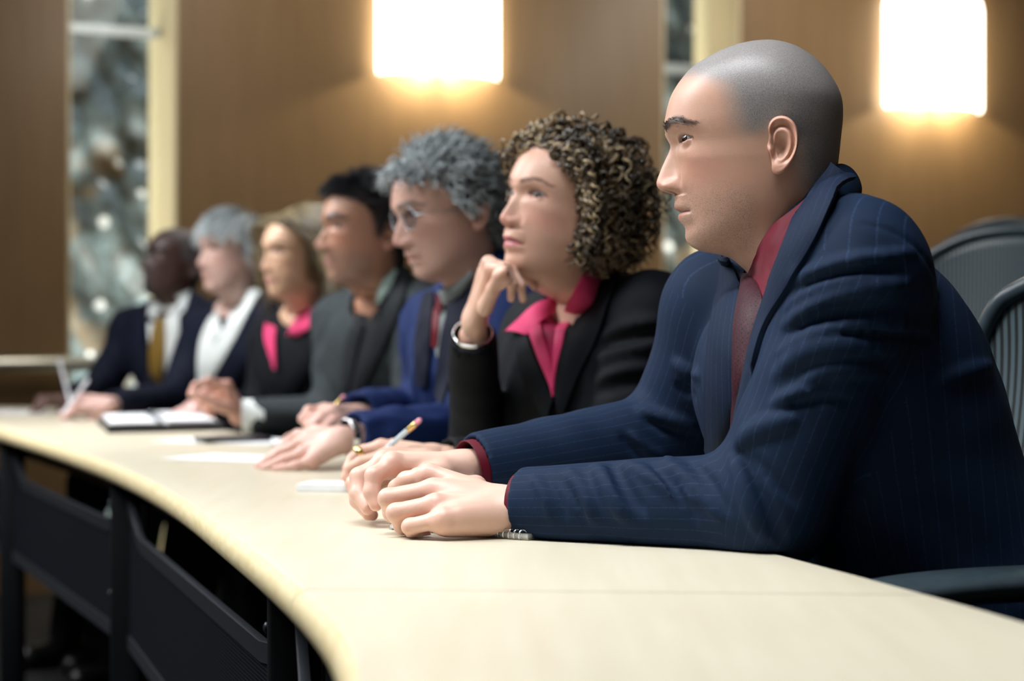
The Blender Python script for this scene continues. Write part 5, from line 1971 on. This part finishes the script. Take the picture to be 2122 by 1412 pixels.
# ------------------------------------------------------------------ fair-haired woman
if not ONLY or '5' in ONLY:
    B5 = dict(N=P(622, 668, 4.90), H=np.array([-.36, 5.03, .57]), shL=P(698, 688, 4.78), shR=P(560, 702, 5.06),
              elL=np.array([-.39, 4.80, .71]), elR=np.array([-.655, 5.02, .71]), wrL=np.array([-.545, 4.66, .62]), wrR=np.array([-.62, 4.80, .62]), arm=(.052, .048, .045, .042, .034), trapu=.025, trapb=.02, trap=(.034, .044), fat=.86)
    p5 = person(dict(label='person with long straight fair hair in black jacket with bright pink collar', B=B5,
                     handL=hand_fk('L', B5['wrL'] + unit(B5['wrL'] - B5['elL']) * .02, unit([-1, -.3, -.05]), (0, 0, -1), [(15, 20, 15)] * 4, scale=.86),
                     handR=hand_fk('R', B5['wrR'] + unit(B5['wrR'] - B5['elR']) * .02, unit([-1, -.1, -.05]), (0, 0, -1), [(15, 20, 15)] * 4, scale=.86),
                     eyemat=M_eyesoft, jmat=M_black, tmat=M_trous, jh=.009, hand_h=.003, wave=.0025,
                     head=dict(psi=52, pitch=5, roll=0, anchor=(0, 124.8, -30.6), at=P(540, 553, 4.75), scale=.91, skin=(.60, .40, .27), red=(.64, .30, .22), hairmask=0, stub=0, scalpcol=(.16, .12, .06), collar=None, ears=False,
                               jaw=.92, neck=.84, lip=1.1, brow=.3, nose=.9, nosew=.95, fold=.4, browth=.9, browa=.85, browcol=(.07, .045, .025), lipcol=(.50, .20, .20), lipa=.8, lash=.95, open=1.15, look=(-.4, 1, 0),
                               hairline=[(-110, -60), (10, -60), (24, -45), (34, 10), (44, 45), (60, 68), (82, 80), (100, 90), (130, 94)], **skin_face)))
    ro, nr, r = scalp_roots(p5['hm'], 1500, 11, lambda v: (v[:, 2] > -12))
    S = len(ro)
    side = np.where(ro[:, :1] > 8, 1., -1.)
    comb = side * np.array([1., 0, 0]) + np.array([0, -.55, 0]) + DN * .3
    def wall5(q):
        lim = np.interp(q[:, 2], [-160, -60, 0, 50, 75, 95], [38, 36, 34, 52, 90, 130])
        q[:, 1] = np.minimum(q[:, 1], lim)
        return q
    path = grow(ro, nr, r.uniform(190, 270, S), 22, comb, .30, .16, r.uniform(.03, .15, S), wall5, drift=.02, r=r)
    add_hair(p5, path, r.uniform(1.7, 2.7, S), .8, palette(r, S, [(.14, .10, .055), (.30, .23, .12), (.46, .37, .21)], [.4, .4, .2]), M_hair, 5)
    dr5 = (4.5, 5.35)
    collars(p5, [
        ('blouse_collar', [(640, 628), (620, 650), (600, 700)], [(668, 640), (650, 682), (612, 690)], M_pink, .012),
        ('blouse_front', [(556, 672), (552, 700), (560, 730), (572, 762)], [(576, 680), (574, 705), (575, 735), (576, 765)], M_pink, .010),
        ('lapel', [(672, 640), (652, 686), (620, 720), (590, 790)], [(690, 660), (672, 710), (640, 770), (600, 830)], M_black, .010)], dr5)

# ------------------------------------------------------------------ white-haired woman
if not ONLY or '6' in ONLY:
    B6 = dict(N=P(482, 655, 5.42), H=np.array([-.62, 5.55, .57]), shL=P(556, 670, 5.30), shR=P(425, 684, 5.56),
              elL=P(548, 846, 5.22), elR=P(365, 824, 5.48), wrL=P(470, 843, 4.95), wrR=P(232, 838, 5.22), arm=(.054, .050, .047, .044, .036), trapu=.025, trapb=.02, trap=(.034, .044), fat=.9)
    p6 = person(dict(label='person with short white hair in dark navy jacket over white blouse', B=B6,
                     handL=hand_fk('L', B6['wrL'] + unit(B6['wrL'] - B6['elL']) * .02, unit([-1, -.2, -.05]), (0, .2, -1), [(25, 25, 15)] * 4, scale=.88),
                     handR=hand_fk('R', B6['wrR'] + unit(B6['wrR'] - B6['elR']) * .015, unit([-1, -.25, .05]), (0, .55, -.8), [(40, 60, 30), (50, 60, 30), (60, 60, 30), (65, 60, 30)], thumb=((25, 35), (10, 25), (5, 20)), scale=.9),
                     eyemat=M_eyesoft, jmat=M_dknavy, tmat=M_trous, jh=.009, hand_h=.003, wave=.0028, handskin=(.62, .42, .38), handred=(.62, .30, .30),
                     head=dict(psi=50, pitch=5, roll=0, anchor=(0, 124.8, -30.6), at=P(409, 546, 5.27), scale=.96, skin=(.60, .42, .36), red=(.62, .32, .29), hairmask=0, stub=0, scalpcol=(.40, .43, .44), jaw=.95, neck=.86,
                               brow=.4, nose=.95, fold=1.6, browth=.9, browa=.6, browcol=(.13, .11, .10), open=1.05, look=(-.4, 1, 0), lipa=.55, ear=.92,
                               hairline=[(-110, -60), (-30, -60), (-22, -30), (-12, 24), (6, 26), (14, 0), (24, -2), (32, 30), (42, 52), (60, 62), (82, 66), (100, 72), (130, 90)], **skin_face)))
    ro, nr, r = scalp_roots(p6['hm'], 1900, 13)
    S = len(ro)
    comb = np.stack([ro[:, 0] * .012, .75 * np.sign(ro[:, 1] + 40) * (ro[:, 2] > 60) - .35 * (ro[:, 2] <= 60), -.9 * np.ones(S)], 1)
    path = grow(ro, nr, r.uniform(34, 62, S), 12, comb, .16, .04, r.uniform(.02, .10, S), None, drift=.03, r=r)
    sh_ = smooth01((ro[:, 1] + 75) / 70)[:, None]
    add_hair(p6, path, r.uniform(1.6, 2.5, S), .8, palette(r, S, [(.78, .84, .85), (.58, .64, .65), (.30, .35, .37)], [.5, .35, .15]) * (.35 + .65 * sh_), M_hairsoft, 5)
    dr6 = (5.0, 5.9)
    collars(p6, [
        ('blouse', [(512, 600), (490, 640), (462, 690), (438, 740), (414, 800)], [(541, 606), (520, 650), (488, 705), (462, 752), (428, 806)], M_white, .011),
        ('blouse', [(453, 632), (430, 670), (414, 717), (413, 795)], [(462, 690), (452, 700), (440, 740), (424, 800)], M_white, .008),
        ('lapel', [(544, 608), (522, 652), (490, 708), (464, 756), (432, 812)], [(562, 628), (548, 680), (520, 740), (490, 790), (460, 840)], M_dknavy, .010)], dr6)

# ------------------------------------------------------------------ man at the far end
if not ONLY or '7' in ONLY:
    B7 = dict(N=P(360, 660, 5.85), H=np.array([-.87, 5.98, .57]), shL=P(428, 672, 5.72), shR=P(273, 684, 6.02),
              elL=P(392, 826, 5.68), elR=P(213, 803, 5.95), wrL=P(255, 834, 5.6), wrR=P(150, 829, 5.75), arm=(.064, .060, .056, .052, .042), trapu=.03, trapb=.03)
    p7 = person(dict(label='person with shaved head in dark suit, white shirt and gold tie, at the far end', B=B7,
                     handL=hand_fk('L', B7['wrL'] + unit(B7['wrL'] - B7['elL']) * .015, unit([-1, -.2, -.1]), (0, .2, -1), [(25, 30, 20)] * 4),
                     handR=hand_fk('R', B7['wrR'] + unit(B7['wrR'] - B7['elR']) * .015, unit([-.8, -.7, 0]), (.3, .4, -.8), [(40, 60, 30), (50, 60, 30), (60, 60, 30), (65, 60, 30)], thumb=((25, 35), (10, 25), (5, 20))),
                     eyemat=M_eyesoft, jmat=M_dknavy, tmat=M_trous, jh=.009, hand_h=.003, wave=.0028, skinmat=M_skin, handskin=(.10, .055, .045), handred=(.12, .06, .05),
                     head=dict(psi=55, pitch=17, roll=0, anchor=(0, 124.8, -30.6), at=P(291, 550, 5.74), scale=.95, skin=(.050, .026, .021), red=(.06, .028, .022), hairmask=.35, stub=0, goatee=True, goateecol=(.008, .007, .007), lipcol=(.06, .025, .025),
                               browcol=(.006, .005, .005), nosew=1.25, lip=1.25, sockshadecol=(.02, .012, .01), res=(150, 170))))
    dr7 = (5.4, 6.5)
    collars(p7, [
        ('shirt', [(312, 634), (306, 660), (310, 700), (322, 790)], [(396, 600), (384, 650), (364, 720), (338, 790)], M_white, .005),
        ('necktie', [(328, 646), (318, 690), (312, 740), (318, 792)], [(345, 646), (346, 690), (346, 740), (336, 792)], M_goldtie, .012),
        ('lapel', [(400, 602), (388, 652), (368, 722), (342, 795)], [(424, 620), (414, 670), (394, 740), (360, 810)], M_dknavy, .012),
        ('lapel', [(306, 640), (300, 680), (306, 730), (318, 795)], [(284, 650), (274, 690), (282, 740), (304, 800)], M_dknavy, .010)], dr7)
# ------------------------------------------------------------------ person in front
M_navy = cloth('navy_pinstripe', srgb(13, 31, 55), stripe=srgb(76, 104, 148), sheen=0)
M_navy_lapel = cloth('navy_pinstripe_lapel', srgb(12, 27, 49), stripe=srgb(70, 96, 138), sheen=0)
M_navytr = cloth('navy_trousers', srgb(26, 36, 58))
M_redshirt = cloth('dark_red_shirt', srgb(86, 4, 26), rough=.6)


def tie_material():
    t = NT('patterned_tie')
    v = t.coord('Object', (1, 1, 1))
    ck = t.n('ShaderNodeTexVoronoi', in_Scale=210.0); t.l(v, ck.inputs['Vector'])
    ck.inputs['Randomness'].default_value = 0.15
    d = t.math('LESS_THAN', ck.outputs['Distance'], .26)
    e = t.math('MULTIPLY', t.math('GREATER_THAN', ck.outputs['Distance'], .40), t.math('LESS_THAN', ck.outputs['Distance'], .50))
    c = t.mix(d, srgb(48, 14, 26), srgb(16, 5, 9))
    c = t.mix(e, c, srgb(66, 28, 38))
    t.l(c, t.b.inputs['Base Color'])
    t.set(Roughness=.55)
    t.b.inputs['Specular IOR Level'].default_value = .2
    return t.m


M_tie1 = tie_material()

NP_R, NP_L = P(1094, 1121, (CAMZ - TABLE_Z) * FPX / (1121 - CY))[:2], P(806, 1098, (CAMZ - TABLE_Z) * FPX / (1098 - CY))[:2]
NP_D = unit(NP_L - NP_R); NP_W = np.array([-NP_D[1], NP_D[0]]) * (1 if NP_D[0] > 0 else -1)
if not ONLY or '1' in ONLY:
    B1 = dict(N=P(1690, 650, 2.17), H=np.array([.51, 2.14, .58]), shL=P(1778, 575, 1.985), shR=P(1500, 640, 2.34),
              elL=P(1592, 1050, 1.985), elR=P(1402, 905, 2.40), wrL=P(1085, 1050, 2.105), wrR=P(985, 975, 2.27),
              arm=(.066, .066, .064, .058, .041), trapu=.045, trapb=.05, trap=(.04, .056), fat=1.08, back=1, chz=.105)
    hL = dict(wrist=P(1050, 1052, 2.105), heel=((P(1030, 1078, 2.09), P(925, 1086, 2.07)), .016), fingers=[
        [P(890, 984, 2.150), P(842, 997, 2.170), P(822, 1012, 2.182), P(812, 1030, 2.190)],
        [P(897, 1016, 2.115), P(804, 1033, 2.115), P(812, 1064, 2.135), P(832, 1082, 2.16)],
        [P(903, 1046, 2.085), P(820, 1063, 2.090), P(834, 1090, 2.105), P(858, 1098, 2.125)],
        [P(918, 1076, 2.060), P(850, 1092, 2.072), P(858, 1106, 2.085), P(880, 1109, 2.10)]],
        fat=1.1, veins=[[P(905, 1020, 2.08), P(940, 1008, 2.06), P(985, 1014, 2.05), P(1030, 1012, 2.05)], [P(910, 1052, 2.06), P(945, 1042, 2.045), P(975, 1058, 2.04), P(1010, 1046, 2.04), P(1045, 1040, 2.05)], [P(940, 1008, 2.07), P(960, 985, 2.09), P(1000, 985, 2.08)]], thumb=[P(985, 1010, 2.15), P(925, 1010, 2.19), P(870, 1030, 2.215), P(835, 1050, 2.215)])
    hR = dict(wrist=P(965, 972, 2.265), fingers=[
        [P(812, 964, 2.215), P(775, 986, 2.200), P(770, 1020, 2.195), P(779, 1046, 2.190)],
        [P(795, 962, 2.245), P(744, 988, 2.235), P(743, 1024, 2.225), P(762, 1054, 2.21)],
        [P(800, 972, 2.270), P(735, 1003, 2.262), P(741, 1038, 2.250), P(764, 1066, 2.235)],
        [P(820, 985, 2.290), P(748, 1018, 2.29), P(752, 1045, 2.275), P(772, 1068, 2.265)]],
        fat=1.08, thumb=[P(915, 980, 2.225), P(868, 992, 2.195), P(838, 1016, 2.190), P(818, 1044, 2.195)])
    F1 = []
    rg = lambda px, r, **k: F1.append(dict(px=px, r=r * .8, k=r * .65, sink=.36, **k))
    gv = lambda px, r, **k: F1.append(dict(px=px, r=r * .62, k=r * .65, cut=True, **k))
    # shoulder and upper sleeve
    rg([(1650, 578), (1700, 560), (1744, 549), (1841, 531), (1890, 524)], .010)
    gv([(1655, 604), (1712, 578), (1790, 560), (1870, 556)], .009)
    rg([(1628, 672), (1670, 645), (1712, 622), (1789, 602), (1880, 588)], .012)
    gv([(1640, 690), (1700, 655), (1776, 640), (1880, 634)], .010)
    rg([(1620, 730), (1680, 697), (1776, 676), (1860, 676), (1935, 686)], .011)
    gv([(1622, 748), (1660, 722), (1744, 696), (1850, 694), (1930, 702)], .008)
    rg([(1612, 775), (1654, 735), (1744, 716), (1850, 722)], .013)
    gv([(1783, 462), (1850, 478), (1895, 507), (1938, 565), (1950, 640), (1948, 690)], .005, deep=.7)
    # elbow
    rg([(1530, 925), (1550, 900), (1590, 880), (1640, 872)], .012)
    gv([(1536, 940), (1560, 985), (1590, 1050), (1620, 1120)], .010)
    rg([(1520, 950), (1540, 1010), (1562, 1075), (1580, 1115)], .010)
    gv([(1560, 945), (1610, 1000), (1650, 1040)], .008)
    # forearm
    rg([(1235, 965), (1262, 1010), (1296, 1075)], .011)
    gv([(1268, 960), (1300, 1015), (1330, 1060)], .010)
    rg([(1300, 962), (1345, 985), (1400, 1020), (1450, 1040)], .009)
    gv([(1150, 985), (1190, 1030), (1210, 1080)], .006)
    gv([(1420, 950), (1470, 990), (1510, 1060)], .007)
    rg([(1660, 800), (1700, 775), (1770, 765), (1830, 775)], .010)
    rg([(1600, 838), (1650, 815), (1700, 815)], .009)
    gv([(1640, 838), (1700, 825), (1760, 830)], .008)
    rg([(1105, 990), (1130, 1030), (1140, 1075)], .006)
    gv([(1130, 985), (1160, 1030), (1168, 1080)], .006)
    rg([(1180, 975), (1212, 1020), (1230, 1085)], .008)
    rg([(1368, 945), (1420, 985), (1490, 1075)], .008)
    gv([(1345, 960), (1400, 1010), (1440, 1085)], .007)
    rg([(1630, 640), (1660, 615), (1720, 590), (1800, 578)], .007)
    # far sleeve
    rg([(1400, 752), (1425, 770), (1448, 780)], .010)
    rg([(1325, 850), (1380, 868), (1446, 884)], .009)
    gv([(1335, 872), (1385, 893), (1440, 905)], .008)
    rg([(1310, 900), (1345, 938), (1394, 952)], .008)
    gv([(1290, 905), (1310, 930), (1330, 950)], .008)
    gv([(1405, 800), (1440, 820)], .009)
    # back
    rg([(1944, 791), (2000, 772), (2054, 757)], .009)
    p1 = person(dict(
        label='person with shaven head in navy pinstripe suit and dark red shirt holding small notepad',
        zones=[(NP_R, NP_D, np.linalg.norm(NP_L - NP_R) * .60, NP_W, .115, .0072)], B=B1, handL=hL, handR=hR, folds=F1, jprims=[(P(1772, 482, 2.05), P(1792, 500, 1.995), .040, .038, .035, False)], jmat=M_navy, tmat=M_navytr, jh=.0036, hand_h=.0015, wave=.0012,
        handskin=(.68, .46, .37), handred=(.68, .31, .26),
        head=dict(psi=97, pitch=0, roll=0, anchor=(0, 0, 0), at=P(1594, 320, 2.17), res=(270, 300), scale=1.0,
                  skin=(.53, .335, .25), red=(.58, .24, .18), hairmask=.95, hairsoft=18, stub=1.0, stubtint=.20, colspan=104, eyey=82.2, look=(-.5, 1, .0), collar=((-24, -86), (-54, 60), 62, .0115), open=.78, lidz=.4, lipa=.8,
                  lipcol=(.40, .17, .14), browth=1.12, browa=.9, browcol=(.018, .014, .012), ear=1.0)))
    r1 = p1['root']
    cb = p1['cb']
    dr = (1.75, 2.5)
    strip('shirt_collar', cb, [(1700, 388), (1673, 414), (1640, 443), (1608, 465), (1577, 513), (1562, 544), (1552, 572)],
          [(1712, 395), (1680, 424), (1652, 470), (1632, 520), (1615, 560), (1600, 596), (1586, 626)], M_redshirt, r1, .004, .003, 40, 9, dr)
    strip('shirt', cb, [(1545, 566), (1543, 610), (1536, 680), (1533, 760)], [(1605, 560), (1600, 620), (1578, 690), (1556, 760)], M_redshirt, r1, .0025, .003, 40, 9, (2.01, 2.26))
    strip('necktie', cb, [(1542, 568), (1538, 600), (1531, 651), (1525, 693), (1524, 743), (1525, 781), (1527, 838), (1529, 900)],
          [(1553, 570), (1586, 622), (1581, 645), (1572, 685), (1561, 735), (1552, 781), (1544, 827), (1535, 900)], M_tie1, r1, .007, .005, 60, 11, (2.015, 2.26), bulge=.003, smooth=6)
    strip('lapel', cb, [(1722, 360), (1696, 392), (1668, 424), (1640, 486), (1617, 544), (1594, 605), (1580, 645), (1570, 685), (1559, 735), (1550, 781), (1542, 827), (1532, 873), (1526, 915)],
          [(1752, 392), (1742, 420), (1724, 448), (1692, 502), (1654, 567), (1626, 616), (1604, 651), (1584, 693), (1572, 735), (1562, 781), (1552, 819), (1543, 850), (1534, 915)], M_navy_lapel, r1, .006, .005, 60, 11, (([0, .55, .68, 1], [1.75, 1.75, 1.985, 1.99]), 2.5), bulge=.003, stripe='v', lift0=.012)
    strip('lapel', cb, [(1506, 528), (1530, 566), (1537, 605), (1531, 651), (1525, 693), (1524, 743), (1525, 781), (1527, 838), (1528, 900), (1530, 950)],
          [(1497, 533), (1494, 575), (1488, 612), (1482, 650), (1475, 690), (1470, 743), (1467, 790), (1466, 840), (1466, 900), (1468, 950)], M_navy_lapel, r1, .005, .005, 60, 11, (2.03, 2.3), bulge=.003, stripe='v')
    aL = unit(B1['wrL'] - B1['elL']); aR = unit(B1['wrR'] - B1['elR'])
    ring_cuff('shirt_cuff', B1['wrL'] + aL * .006, aL, .0365, .04, M_redshirt, r1)
    ring_cuff('shirt_cuff', B1['wrR'] + aR * .010, aR, .0365, .04, M_redshirt, r1)
    # brow hairs
    bv_ = p1['hm']; w_ = bv_['brow'] * (bv_['V'][:, 1] > 30)
    rb = np.random.default_rng(4)
    ii = rb.choice(len(w_), 330, p=w_ / w_.sum())
    pb = bv_['V'][ii] + rb.normal(0, .5, (330, 3))
    sx = np.sign(pb[:, 0])
    t0_ = np.stack([sx * .75, -.50 * np.abs(pb[:, 0]) / 40, .45 - .014 * np.abs(pb[:, 0])], 1) + rb.normal(0, .12, (330, 3))
    t0_ /= np.linalg.norm(t0_, axis=1)[:, None]
    out_ = np.stack([sx * .35, np.ones(330), np.zeros(330)], 1)
    Lb = rb.uniform(4, 7.5, 330)[:, None]
    pth = np.stack([pb + out_ * .2 + t0_ * Lb * k / 4 + out_ * .5 * math.sin(math.pi * k / 5) for k in range(5)], 1)
    for sd_ in (-1, 1):
        sel_ = sx == sd_
        add_hair(p1, pth[sel_], .28, .12, np.ones((int(sel_.sum()), 3)) * np.array([.012, .010, .009]), M_hairsoft, 4, 'eyebrow')
# ------------------------------------------------------------------ things on the table
M_pencil = simple('pencil_paint', (.55, .66, .72), .25, coat=.4)
M_eraser = simple('rubber', (.82, .34, .42), .7)
M_penwhite = simple('pen_white', (.82, .84, .88), .3)
M_binder = simple('black_leather', (.006, .008, .011), .3, nscale=400, bump=.15)
M_coil = simple('wire', (.7, .7, .7), .25, 1.0)


def on_table(px, py, z=0.0):
    d = (CAMZ - TABLE_Z - z) * FPX / (py - CY)
    return P(px, py, d)


def sheet(name, corners, label, cat, group=None, mat=M_paper, th=.0012, z=0.0006):
    """thin flat thing lying on the table; corners (x, y)"""
    c = np.array(corners, float)
    o = c.mean(0)
    mb = MB()
    z0 = TABLE_Z + z
    n = len(c)
    mb.loft([[(x, y, z0) for x, y in c], [(x, y, z0 + th) for x, y in c]], caps=True)
    ob = mb.build(name, mat, None, smooth=False, origin=(o[0], o[1], z0))
    fix_normals(ob)
    return props(ob, label, cat, group)


def rect(c, ang, w, l):
    """w across, l along the direction ang (degrees from +y towards -x)"""
    a = math.radians(ang)
    d = np.array([-math.sin(a), math.cos(a)]); e = np.array([math.cos(a), math.sin(a)])
    c = np.asarray(c)[:2]
    return [c - e * w / 2 - d * l / 2, c + e * w / 2 - d * l / 2, c + e * w / 2 + d * l / 2, c - e * w / 2 + d * l / 2]


def pencil(tip, end, label, eraser=True, mat=None, name='pencil', r=.0037):
    tip, end = np.asarray(tip, float), np.asarray(end, float)
    L = np.linalg.norm(end - tip); a = (end - tip) / L
    root = thing(name, tip, label, name)
    MB().lathe(tip, [(.0006, 0), (r * .98, .020), (r, .0205), (r, L - .026)], 6 if eraser else 16, a).build('shaft', mat or M_pencil, root, smooth=not eraser)
    if eraser:
        MB().lathe(tip, [(r * 1.02, L - .026), (r * 1.08, L - .022), (r * 1.02, L - .018), (r * 1.1, L - .014), (r * 1.04, L - .010)], 16, a).build('ferrule', M_gold, root)
        MB().lathe(tip, [(r * .98, L - .0105), (r * .98, L - .003), (r * .6, L), (.0003, L)], 16, a).build('eraser', M_eraser, root)
    else:
        MB().lathe(tip, [(r * 1.05, L - .027), (r * 1.05, L - .004), (r * .7, L), (.0003, L)], 16, a).build('cap', M_penwhite, root)
    return root


pencil(P(722, 998, 2.76), P(872, 869, 2.70), 'silvery pencil with pink eraser held by the curly-haired woman in black')
pencil(P(640, 905, 3.345), P(714, 820, 3.40), 'pale pencil held upright by the grey-haired man in glasses')
pencil(P(150, 852, 5.66), P(123, 745, 5.80), 'white pen standing steeply in the hand at the far end of the table', False, M_penwhite, 'pen', .0045)
pencil(P(128, 862, 5.10), P(182, 788, 5.22), 'white pen slanting right in the hand of the white-haired woman', False, M_penwhite, 'pen', .0045)

# spiral notepad under the front man's hands
R1 = on_table(1094, 1121)[:2]; L1 = on_table(806, 1098)[:2]
dl = unit(L1 - R1); dw = np.array([-dl[1], dl[0]]) * (1 if (-dl[1]) * .7 + dl[0] * .7 > 0 else -1)
if dw[1] < 0: dw = -dw
len_ = np.linalg.norm(L1 - R1); wid_ = .115
np_root = thing('notepad', (*((R1 + L1) / 2 + dw * .05), TABLE_Z), 'small spiral-bound white notepad under the hands of the shaven-headed man', 'notepad')


def pad_layer(name, z0, z1, lift, mat, inset=.0):
    n = 24
    rings = []
    for k in range(n):
        t_ = k / (n - 1)
        l = inset + (len_ - 2 * inset) * t_
        up_ = lift * smooth01((t_ - .62) / .38) ** 1.3
        a_ = R1 + dl * l + dw * inset; b_ = R1 + dl * l + dw * (wid_ - inset)
        rings.append([(*a_, TABLE_Z + z0 + up_), (*b_, TABLE_Z + z0 + up_), (*b_, TABLE_Z + z1 + up_), (*a_, TABLE_Z + z1 + up_)])
    mb = MB().loft(rings, caps=True)
    o = mb.build(name, mat, np_root, smooth=False)
    fix_normals(o)


pad_layer('cover', .0006, .0016, 0, simple('card_brown', (.42, .33, .22), .7))
pad_layer('pages', .0018, .0058, 0, M_paper, .002)
pad_layer('top_page', .0062, .0068, .022, M_paper, .002)
mb = MB()
nt_ = 26
pts = []
for k in range(nt_ * 10 + 1):
    t_ = k / (nt_ * 10)
    an = 2 * math.pi * nt_ * t_
    b = R1 + dl * (.004 + (len_ - .008) * t_) + dw * (-.001 + .0048 * math.cos(an))
    pts.append((*b, TABLE_Z + .0062 + .0052 * math.sin(an)))
mb.tube(pts, .0007, 5)
mb.build('spiral_wire', M_coil, np_root)

# white pad beside the curly-haired woman's hand
c = on_table(712, 1016)
q = rect(c, 78, .075, .115)
wp = sheet('paper_pad', q, 'small thick white paper pad behind the fingers of the curly-haired woman', 'paper pad', th=.0095)
# sheets
sheet('paper_sheet', rect(on_table(500, 955) + [0, .05, 0], 62, .16, .25), 'white sheet of paper under the flat hand of the grey-haired man', 'paper')
sheet('paper_sheet', rect(on_table(480, 918) + [0, .06, 0], 66, .21, .28), 'white sheet under the dark phone in front of the man in charcoal', 'paper')
sheet('paper_sheet', rect(on_table(40, 856), 60, .21, .30), 'white sheet of paper at the far left end of the table', 'paper')
ph = on_table(482, 911, .006)
o = MB().box((ph[0], ph[1], TABLE_Z + .0022 + .005), (.145, .075, .0095), face_frame(62)[:, [1, 0, 2]] * [1, 1, 1], .003).build('phone', simple('phone_black', (.012, .018, .026), .25), None, origin=(ph[0], ph[1], TABLE_Z))
props(o, 'dark mobile phone lying on a white sheet near the charcoal sleeve cuff', 'phone')
fix_normals(o)

# open black folder
Bn, Cn_ = on_table(222, 899)[:2], on_table(466, 893)[:2]
Dn = Cn_ + np.array([-.13, .50]); An = Bn + np.array([-.13, .50])
fo = thing('folder', (*((Bn + Dn) / 2), TABLE_Z), 'open black folder with white pages in front of the white-haired woman', 'folder')
mb = MB()
cn = np.array([Bn, Cn_, Dn, An]); ce = cn.mean(0)
rd = lambda k, z: [(*(ce + (p_ - ce) * k), TABLE_Z + z) for p_ in cn]
mb.loft([rd(.985, .0006), rd(1.0, .003), rd(1.0, .012), rd(.99, .016)], caps=True)
fix_normals(mb.build('cover', M_binder, fo, smooth=False))


def quad_in(u0, u1, v0, v1, z0, z1, lift=0):
    f_ = lambda u_, v_: Bn * (1 - u_) * (1 - v_) + Cn_ * u_ * (1 - v_) + Dn * u_ * v_ + An * (1 - u_) * v_
    rings = []
    for k in range(8):
        v_ = v0 + (v1 - v0) * k / 7
        up_ = lift * (k / 7) ** 2
        a_, b_ = f_(u0, v_), f_(u1, v_)
        rings.append([(*a_, TABLE_Z + z0 + up_), (*b_, TABLE_Z + z0 + up_), (*b_, TABLE_Z + z1 + up_), (*a_, TABLE_Z + z1 + up_)])
    return MB().loft(rings, caps=True)


fix_normals(quad_in(.05, .44, .06, .94, .0163, .022, .004).build('page_stack', M_paper, fo, smooth=False))
fix_normals(quad_in(.52, .94, .06, .94, .0163, .024, .006).build('page_stack', M_paper, fo, smooth=False))
for v_ in (.25, .5, .75):
    f_ = lambda u_, v__: Bn * (1 - u_) * (1 - v__) + Cn_ * u_ * (1 - v__) + Dn * u_ * v__ + An * (1 - u_) * v__
    c = f_(.48, v_)
    pts = [np.array([*(c + (Cn_ - Bn) * .06 * math.cos(t_)), TABLE_Z + .017 + .018 * math.sin(t_)]) for t_ in np.linspace(0, math.pi, 11)]
    MB().tube(pts, .0016, 6).build('binder_ring', M_metal, fo)

# worn on hands
if not ONLY or '2' in ONLY:
    a_, b_ = hL2['fingers'][0][1], hL2['fingers'][0][2]
    ax_ = unit(b_ - a_)
    m_ = lerp(a_, b_, .35)
    mb = MB()
    u_ = unit(np.cross(ax_, [0, 0, 1])); w_ = np.cross(ax_, u_)
    rr = [(.0098, -.005), (.0106, -.0048), (.0110, 0), (.0106, .0048), (.0098, .005), (.0092, 0)]
    rings = [[m_ + ax_ * z + r_ * (math.cos(t_) * u_ + math.sin(t_) * w_) for t_ in np.linspace(0, 2 * math.pi, 28, endpoint=False)] for r_, z in rr]
    mb.loft(rings + [rings[0]])
    mb.build('ring', M_gold, p2['root'])
if not ONLY or '3' in ONLY:
    ax_ = unit(B3['wrL'] - B3['elL'])
    ring_cuff('watch_band', B3['wrL'] + ax_ * .016, ax_, .0305, .014, M_silver, p3['root'], .0025)
